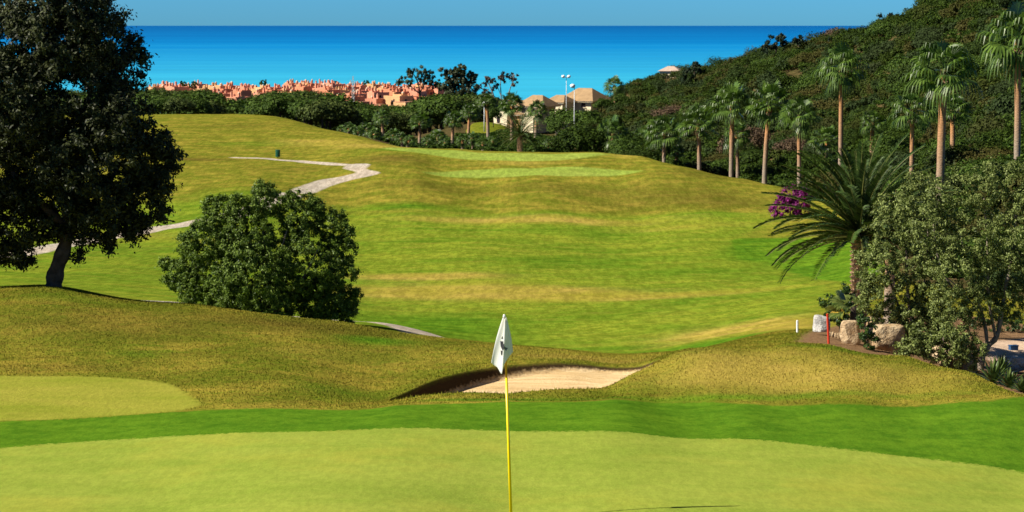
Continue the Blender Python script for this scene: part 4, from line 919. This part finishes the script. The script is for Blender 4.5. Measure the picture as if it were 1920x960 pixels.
# tall stone pines / eucalyptus before the sea
L_EUC = leaf_mat('eucalyptus_leaves', (0.025, 0.036, 0.014), (0.085, 0.10, 0.042), .5, .25, .3, trans=.15)
L_EUCB = leaf_mat('eucalyptus_leaves_brown', (0.05, 0.035, 0.025), (0.13, 0.10, 0.07), .5, .25, .3, trans=.15)
px_tree('umbrella_tree', 'spreading umbrella-shaped tree in front of the right end of the village', 'tree', 620, 800,
    [(772, 137, 10), (790, 134, 11), (806, 142, 10), (757, 150, 8), (748, 155, 5), (768, 156, 8), (800, 152, 9), (812, 158, 8), (785, 148, 6)], L_EUC, .7, 5, 34, .5,
    [([(788, 195, 0), (788, 170, 0), (782, 150, 0), (776, 140, 0)], .35, .12), ([(788, 172, 0.01), (798, 155, 0), (806, 145, 0)], .2, .1), ([(787, 176, 0.01), (770, 162, 0), (757, 152, 0)], .18, .1)], seed=31, inner=.3)
px_tree('umbrella_tree', 'tall dense rounded tree standing out dark against the sea', 'tree', 600, 860,
    [(832, 134, 8), (845, 142, 13), (862, 134, 13), (880, 148, 15), (860, 156, 20), (842, 160, 15), (885, 170, 14), (850, 178, 18), (875, 185, 16), (830, 165, 8), (888, 140, 7)], L_EUC, .7, 8, 36, .5,
    [([(862, 205, 0), (862, 180, 0), (858, 150, 0)], .4, .15), ([(862, 185, 0.01), (845, 165, 0), (834, 140, 0)], .2, .1)], seed=32, inner=.3)
px_tree('umbrella_tree', 'wispy brownish tree with bare stems between the dense tree and the villa', 'tree', 590, 935,
    [(912, 150, 8), (922, 154, 9), (908, 162, 8), (937, 142, 8), (950, 140, 8), (963, 142, 8), (965, 150, 7), (960, 158, 5), (918, 168, 9), (908, 176, 7), (930, 160, 6), (945, 148, 6)], L_EUCB, .6, 4.5, 34, .45,
    [([(930, 205, 0), (928, 185, 0), (920, 165, 0), (914, 152, 0)], .3, .1), ([(938, 205, 0), (940, 180, 0), (938, 160, 0), (940, 145, 0)], .22, .08), ([(944, 205, 0), (952, 180, 0), (958, 162, 0), (963, 148, 0)], .22, .08), ([(940, 182, .01), (934, 165, 0), (928, 156, 0)], .12, .06)], BARKG, seed=33, inner=.3)
for i, (x, y, D, lb) in enumerate(((343, 158, 1130, 'round palm-like tree poking above the left village roofs'), (364, 158, 1100, 'second round tree above the left village roofs'), (495, 155, 1240, 'small dark tree above the middle village chimneys'), (630, 156, 1200, 'dark tree above the village right of its highest block'), (686, 156, 1200, 'dark tree above the right-hand village roofs'), (822, 156, 900, 'dark tree at the right end of the village'))):
    px_tree('village_tree', lb, 'tree', D, x, [(x, y, 6), (x + 4, y + 2, 5), (x - 4, y + 2, 5)], L_BELT[0], 1.0, 3, 30, .4, [([(x, y + 26, 0), (x, y + 4, 0)], .3, .15)], seed=70 + i)

# ------------------------------------------------------------------ pink village
TERR = [simple('terracotta_wall', (0.56, 0.21, 0.11), .85, .18, .3), simple('pink_wall', (0.60, 0.26, 0.16), .85, .15, .3), simple('ochre_wall', (0.60, 0.34, 0.16), .85, .15, .3)]
ROOF_T = simple('terrace_tile', (0.50, 0.24, 0.15), .85, .2, .5); WIN = simple('dark_opening', (0.03, 0.02, 0.025), .4, .2, 1); CREAMC = simple('chimney_cap', (0.72, 0.60, 0.45), .8, .1, 1)
def house_proto(i):
    r = random.Random(400 + i); e = empty('terraced_house', (0, 0, -500), 0, 'pink terracotta terraced house with chimney towers in the village by the sea', 'house', 'houses of the pink village by the sea')
    w, d, h = r.uniform(7, 10), r.uniform(7, 10), r.uniform(5.5, 7.5); tm = TERR[i % 3]
    m = MB(); m.box(0, 0, -3, w, d, h + 3); ox = r.choice((-1, 1)) * w * .30; oy = -d * .30; h2 = h * r.uniform(.5, .72); m.box(ox, oy - d * .35, -3, w * .62, d * .6, h2 + 3)
    m.box(-ox * .8, d * .1, h - .02, w * .42, d * .5, r.uniform(.9, 1.6)); m.build('wall', tm, e)
    m = MB()                                             # parapets
    for a, b, s1, s2 in ((0, -d / 2 + .12, w + .1, .28), (0, d / 2 - .12, w + .1, .28), (-w / 2 + .12, 0, .28, d - .5), (w / 2 - .12, 0, .28, d - .5)): m.box(a, b, h - .01, s1, s2, .75)
    m.build('parapet', tm, e)
    m = MB(); m.box(ox, oy - d * .35, h2 + .0, w * .62 + .3, d * .6 + .3, .22); m.build('roof', ROOF_T, e)
    for k in range(r.choice((2, 3, 3, 4))):
        a, b = r.uniform(-.42, .42) * w, r.uniform(-.40, .42) * d; hh = r.uniform(1.5, 3.2); m = MB(); s = r.uniform(.75, 1.25); m.box(a, b, h - .1, s, s, hh, taper=.9); c = m.build('chimney', tm, e)
        m = MB(); m.box(a, b, h - .1 + hh, s * 1.15, s * 1.15, .16); m.box(a, b, h + .06 + hh, s * .5, s * .5, .45, taper=.6); m.build('cap', CREAMC if r.random() < .35 else tm, c)
    for k in range(8):
        sx_ = r.uniform(-.36, .36) * w; z0 = r.uniform(1.2, h - 2.0); ww = r.uniform(.8, 1.5); face = k % 2
        m = MB()
        yf = -d / 2 if abs(sx_ - ox) > w * .36 else -d / 2
        if face == 0 and z0 > h2: m.box(sx_, -d / 2 + .05, z0, ww, .2, 1.3)
        else: m.box(-w / 2 + .05, r.uniform(-.3, .4) * d, z0, .2, ww, 1.4)
        m.build('window', WIN, e)
    m = MB(); n = 8; pts = [(ox - .8, h2 * .25), (ox + .8, h2 * .25)] + [(ox + .8 * math.cos(q / n * math.pi), h2 * .25 + 1.4 + .8 * math.sin(q / n * math.pi)) for q in range(n + 1)]
    yf = oy - d * .65 - .04; v = [(x, yf, z) for x, z in pts] + [(x, yf + .12, z) for x, z in pts]; k = len(pts); m.add(v, [tuple(range(k))] + [(q, (q + 1) % k, k + (q + 1) % k, k + q) for q in range(k)]); m.build('archway', WIN, e)
    return e
HP = [house_proto(i) for i in range(8)]; NCH = [sum(c.name.startswith('chimney') for c in h.children) for h in HP]
hs = []
for D, y, x0, x1, st in ((950, 187, 400, 480, 38), (960, 189, 615, 790, 40), (1010, 176, 405, 560, 40), (1040, 170, 610, 700, 42), (1050, 178, 620, 800, 38), (1090, 168, 380, 640, 31), (1120, 166, 640, 830, 30), (1150, 162, 283, 300, 30), (1150, 166, 345, 600, 27), (1190, 162, 560, 800, 27), (1230, 161, 280, 820, 29), (1110, 163, 320, 335, 30), (1280, 159, 540, 640, 26), (1130, 172, 440, 520, 34)):
    x = x0 + 10
    while x <= x1:
        hs.append((x + r_.uniform(-4, 4), D * r_.uniform(.99, 1.01), y + 3 + r_.uniform(-2, 2) - (1.5 if 545 < x < 625 else -1))); x += st
VH = 0
for i, (x, D, y) in enumerate(hs):
    p = at(x, y, D); src = HP[i % 8]; o = src if i < 8 else copy_tree(src, (0, 0, 0))
    o['label'] = '%s house with %d chimney towers, %s, %s of the village' % (['terracotta', 'salmon pink', 'ochre'][(i % 8) % 3], NCH[i % 8], 'front row' if D < 1070 else 'middle row' if D < 1170 else 'back row', 'left end' if x < 400 else 'left middle' if x < 530 else 'centre' if x < 650 else 'right end')
    s = r_.uniform(.8, 1.15); z = p.z - 6.0 * s; g_ = gz(p.x, D); o.location = (p.x, D, max(g_ - .5, z) if z < g_ + 2.5 else g_ + 2.4); sc = max(.9, (p.z - o.location.z) / 6.5)
    o.scale = (s, s, min(1.6, sc)); o.rotation_euler = (0, 0, R(r_.choice([38, 48, 30, 52, 128])) + r_.uniform(-.1, .1))
print('houses', len(hs))
# lattice mast in front of the village
def mast(px, D, yt, yb, lb):
    p = at(px, yt, D); bz = gz(p.x, D); H = p.z - bz; e = empty('lattice_mast', (p.x, D, bz), 0, lb, 'mast'); MS = simple('mast_paint', (0.55, 0.58, 0.55), .5, .05, 1); m = MB()
    for a, b in ((-1, -1), (1, -1), (0, 1)): m.tube([(a * .5, b * .5, 0), (a * .3, b * .3, H)], [.09, .07], 5)
    k = 12
    for j in range(k):
        z0, z1 = H * j / k, H * (j + 1) / k; m.tube([(-.45, -.45, z0), (.45, -.45, z1)], .05, 4); m.tube([(.45, -.45, z0), (0, .45, z1)], .05, 4); m.tube([(0, .45, z0), (-.45, -.45, z1)], .05, 4)
    m.build('lattice', MS, e)
    for dx, dz in ((-.8, -1), (.8, -1.5), (0, .2)): m = MB(); m.box(dx, 0, H + dz, .35, .2, 1.4); m.build('antenna', MS, e)
mast(662, 700, 152, 212, 'pale lattice mast rising in front of the pink village')

# ------------------------------------------------------------------ villa
CR = simple('villa_wall', (0.72, 0.62, 0.42), .8, .06, .5); TAN = simple('villa_roof_tile', (0.33, 0.215, 0.11), .85, .2, 1.2, bump=.05); OCH = simple('ochre_shade_wall', (0.60, 0.36, 0.15), .85, .1, 1)
def hip(m, cx, cy, z, w, d, h, rdg, rz=0):
    c, s = math.cos(rz), math.sin(rz); pts = [(-w / 2, -d / 2, 0), (w / 2, -d / 2, 0), (w / 2, d / 2, 0), (-w / 2, d / 2, 0), (-rdg / 2, 0, h), (rdg / 2, 0, h)]
    m.add([(cx + x * c - y * s, cy + x * s + y * c, z + zz) for x, y, zz in pts], [(0, 1, 5, 4), (1, 2, 5), (2, 3, 4, 5), (3, 0, 4), (3, 2, 1, 0)])
def villa(D, cx, parts, lb, roofs, wins, cols=()):
    X0 = at(cx, 200, D).x; bz = gz(X0, D); e = empty('villa', (X0, D, bz), R(-32), lb, 'villa')
    for x0, x1, yt, yb, dy, dd, mt in parts:
        a, b = at(x0, yt, D), at(x1, yt, D); m = MB(); zt = a.z - bz; m.box((a.x + b.x) / 2 - X0, dy, -1, b.x - a.x, dd, zt + 1); m.build('wall', mt, e)
    for x0, x1, yr, ye, ridge, dy, dd in roofs:
        a, b = at(x0, ye, D), at(x1, yr, D); m = MB(); hip(m, (a.x + b.x) / 2 - X0, dy, a.z - bz, b.x - a.x, dd, b.z - a.z, ridge * D / FPX); ro = m.build('roof', TAN, e)
        m = MB(); m.box((a.x + b.x) / 2 - X0, dy, a.z - bz - .22, b.x - a.x - .3, dd - .3, .2); m.build('eaves', CR, ro)
    for x0, x1, yt, yb, dy in wins:
        a, b = at(x0, yt, D), at(x1, yb, D); m = MB(); m.box((a.x + b.x) / 2 - X0, dy, b.z - bz, b.x - a.x, .2, a.z - b.z); wf = m.build('window', WIN, e); m = MB(); m.box((a.x + b.x) / 2 - X0, dy - .12, b.z - bz - .15, b.x - a.x + .4, .2, .14); m.build('sill', CR, wf)
    return e
villa(430, 1000, [(986, 1030, 197, 240, 0, 6, CR), (938, 968, 210, 240, -2, 5, CR), (966, 990, 214, 240, -1, 4, OCH), (1010, 1028, 218, 240, -4.2, 1.6, CR)], 'cream villa with hipped tan roof among the palms', [(978, 1042, 178, 198, 22, 0, 7.5), (962, 1000, 200, 214, 12, -1, 5.5)],
      [(1012, 1020, 203, 211, -3.0), (992, 999, 203, 211, -3.0), (946, 952, 218, 230, -4.5), (1000, 1006, 216, 232, -3.0)])
villa(450, 1095, [(1070, 1128, 187, 215, 0, 7, CR)], 'right-hand villa with large tan pyramid roof above the trees', [(1058, 1137, 165, 188, 30, 0, 9)], [(1075, 1082, 192, 200, -3.5), (1108, 1116, 192, 200, -3.5)])
villa(445, 1052, [(1036, 1068, 190, 215, 0, 5, CR)], 'small villa wing with tan hipped roof between two larger roofs', [(1028, 1074, 178, 191, 18, 0, 6)], [(1046, 1053, 196, 203, -2.5)])
def garden_wall():
    X0, D = at(1055, 235, 330).x, 330; bz = gz(X0, D); e = empty('garden_wall', (X0, D, bz), .2, 'white arched garden wall fragment below the villa', 'wall'); zt = at(1055, 232, D).z - bz
    for k in range(3):
        m = MB(); m.box((k - 1) * .85, 0, -.3, .5, .35, max(1.2, zt) + .3); m.build('pillar', CR, e)
    m = MB(); m.box(0, 0, max(1.2, zt), 2.4, .45, .25); m.build('coping', CR, e)
garden_wall()
# hilltop house details beyond the skyline
X0 = at(1197, 152, 520).x; gg = gz(X0, 520); zt = at(1197, 148, 520).z; e = empty('hilltop_chapel', (X0, 520, gg), 0, 'tiny white cupola showing above the hill skyline', 'chapel')
m = MB(); m.box(0, 0, 0, 2.2, 2.2, max(2, zt - gg - 2.2)); m.build('tower', simple('ochre_wall_light', (0.75, 0.50, 0.25), .8), e)
m = MB(); m.tube([(0, 0, max(2, zt - gg - 2.2)), (0, 0, max(2, zt - gg - 1.2)), (0, 0, max(2, zt - gg - .5)), (0, 0, max(2, zt - gg))], [.75, .75, .4, .05], 12); m.build('cupola', CR, e, True)
X0 = at(1258, 140, 455).x; gg = gz(X0, 455); zt = at(1262, 137, 455).z; e = empty('hill_house', (X0, 455, gg), -.3, 'low house with pale roof half hidden by the hill skyline', 'house')
m = MB(); m.box(0, 0, 0, 4.0, 4, max(1.5, zt - gg - 1)); m.build('wall', CR, e); m = MB(); hip(m, 0, 0, max(1.5, zt - gg - 1), 4.8, 4.8, 1.0, 1.4); m.build('roof', simple('pale_tile', (0.45, 0.34, 0.27), .8), e)

# lamp posts
LP = simple('lamp_metal', (0.62, 0.64, 0.64), .45, .05, 1); LH = simple('lamp_cover', (0.78, 0.80, 0.80), .4, .03, 1)
def lamp(px, D, yt, heads, lb):
    p = at(px, yt, D); bz = gz(p.x, D); H = p.z - bz; e = empty('street_lamp', (p.x, D, bz), 0, lb, 'street lamp'); m = MB(); m.tube([(0, 0, 0), (0, 0, H * .5), (0, 0, H)], [.09, .07, .05], 8); m.build('pole', LP, e, True)
    for dx in heads:
        if dx: m = MB(); m.tube([(0, 0, H - .25), (dx * .5, 0, H - .05), (dx, 0, H)], .05, 6); m.build('arm', LP, e)
        m = MB(); m.tube([(dx, 0, H - .22), (dx, 0, H - .1), (dx, 0, H + .12), (dx, 0, H + .28), (dx, 0, H + .36)], [.1, .32, .40, .28, .08], 12); m.build('lamp_head', LH, e, True)
lamp(1062, 420, 144, (-.62, .50), 'tall double-headed street lamp with its heads against the sea')
lamp(1077, 300, 162, (-.25,), 'single-headed street lamp standing in front of the villa roof')
lamp(908, 300, 196, (0,), 'slim grey-green lamp post left of the pink-trunked palm')

# ------------------------------------------------------------------ grass blades on the near rough
n = 520000
Y = 31.5 + r_.random(n) ** .8 * 22; X = (r_.random(n) - .5) * .54 * Y
mk = masks(X, Y); s_b = poly_sd(X, Y, BUNKER)
keep = (mk['green'] < .5) & (mk['apron'] < .5) & (s_b < -.01) & (mk['mulch'] < .5) & (mk['path'] < .5) & ((mk['collar'] < .42))
X, Y = X[keep], Y[keep]; mk = {k: v[keep] for k, v in mk.items()}; s_b = s_b[keep]; n = len(X)
Z = zrel(X, Y) + CAMZ; hgt = (.010 + .022 * r_.random(n) ** 2) * (1 + .6 * (s_b > -.15)); a = r_.uniform(0, 6.28, n); wd = r_.uniform(.004, .010, n)
ln = np.column_stack([np.cos(a), np.sin(a)]) * hgt[:, None] * r_.uniform(.2, 1.1, n)[:, None]; b = a + 1.57 + r_.normal(size=n) * .4
V = np.empty((n, 3, 3)); V[:, 0] = np.column_stack([X - np.cos(b) * wd, Y - np.sin(b) * wd, Z - .004]); V[:, 1] = np.column_stack([X + np.cos(b) * wd, Y + np.sin(b) * wd, Z - .004]); V[:, 2] = np.column_stack([X + ln[:, 0], Y + ln[:, 1], Z + hgt])
me = mesh_np('rough_grass_blades', V.reshape(-1, 3), np.arange(n * 3).reshape(-1, 3), TURF, False, {k: np.repeat(v, 3) for k, v in mk.items()})
set_props(link('rough_grass_blades', me), 'short dry grass blades on the mounds around the bunker', 'grass', kind='stuff')
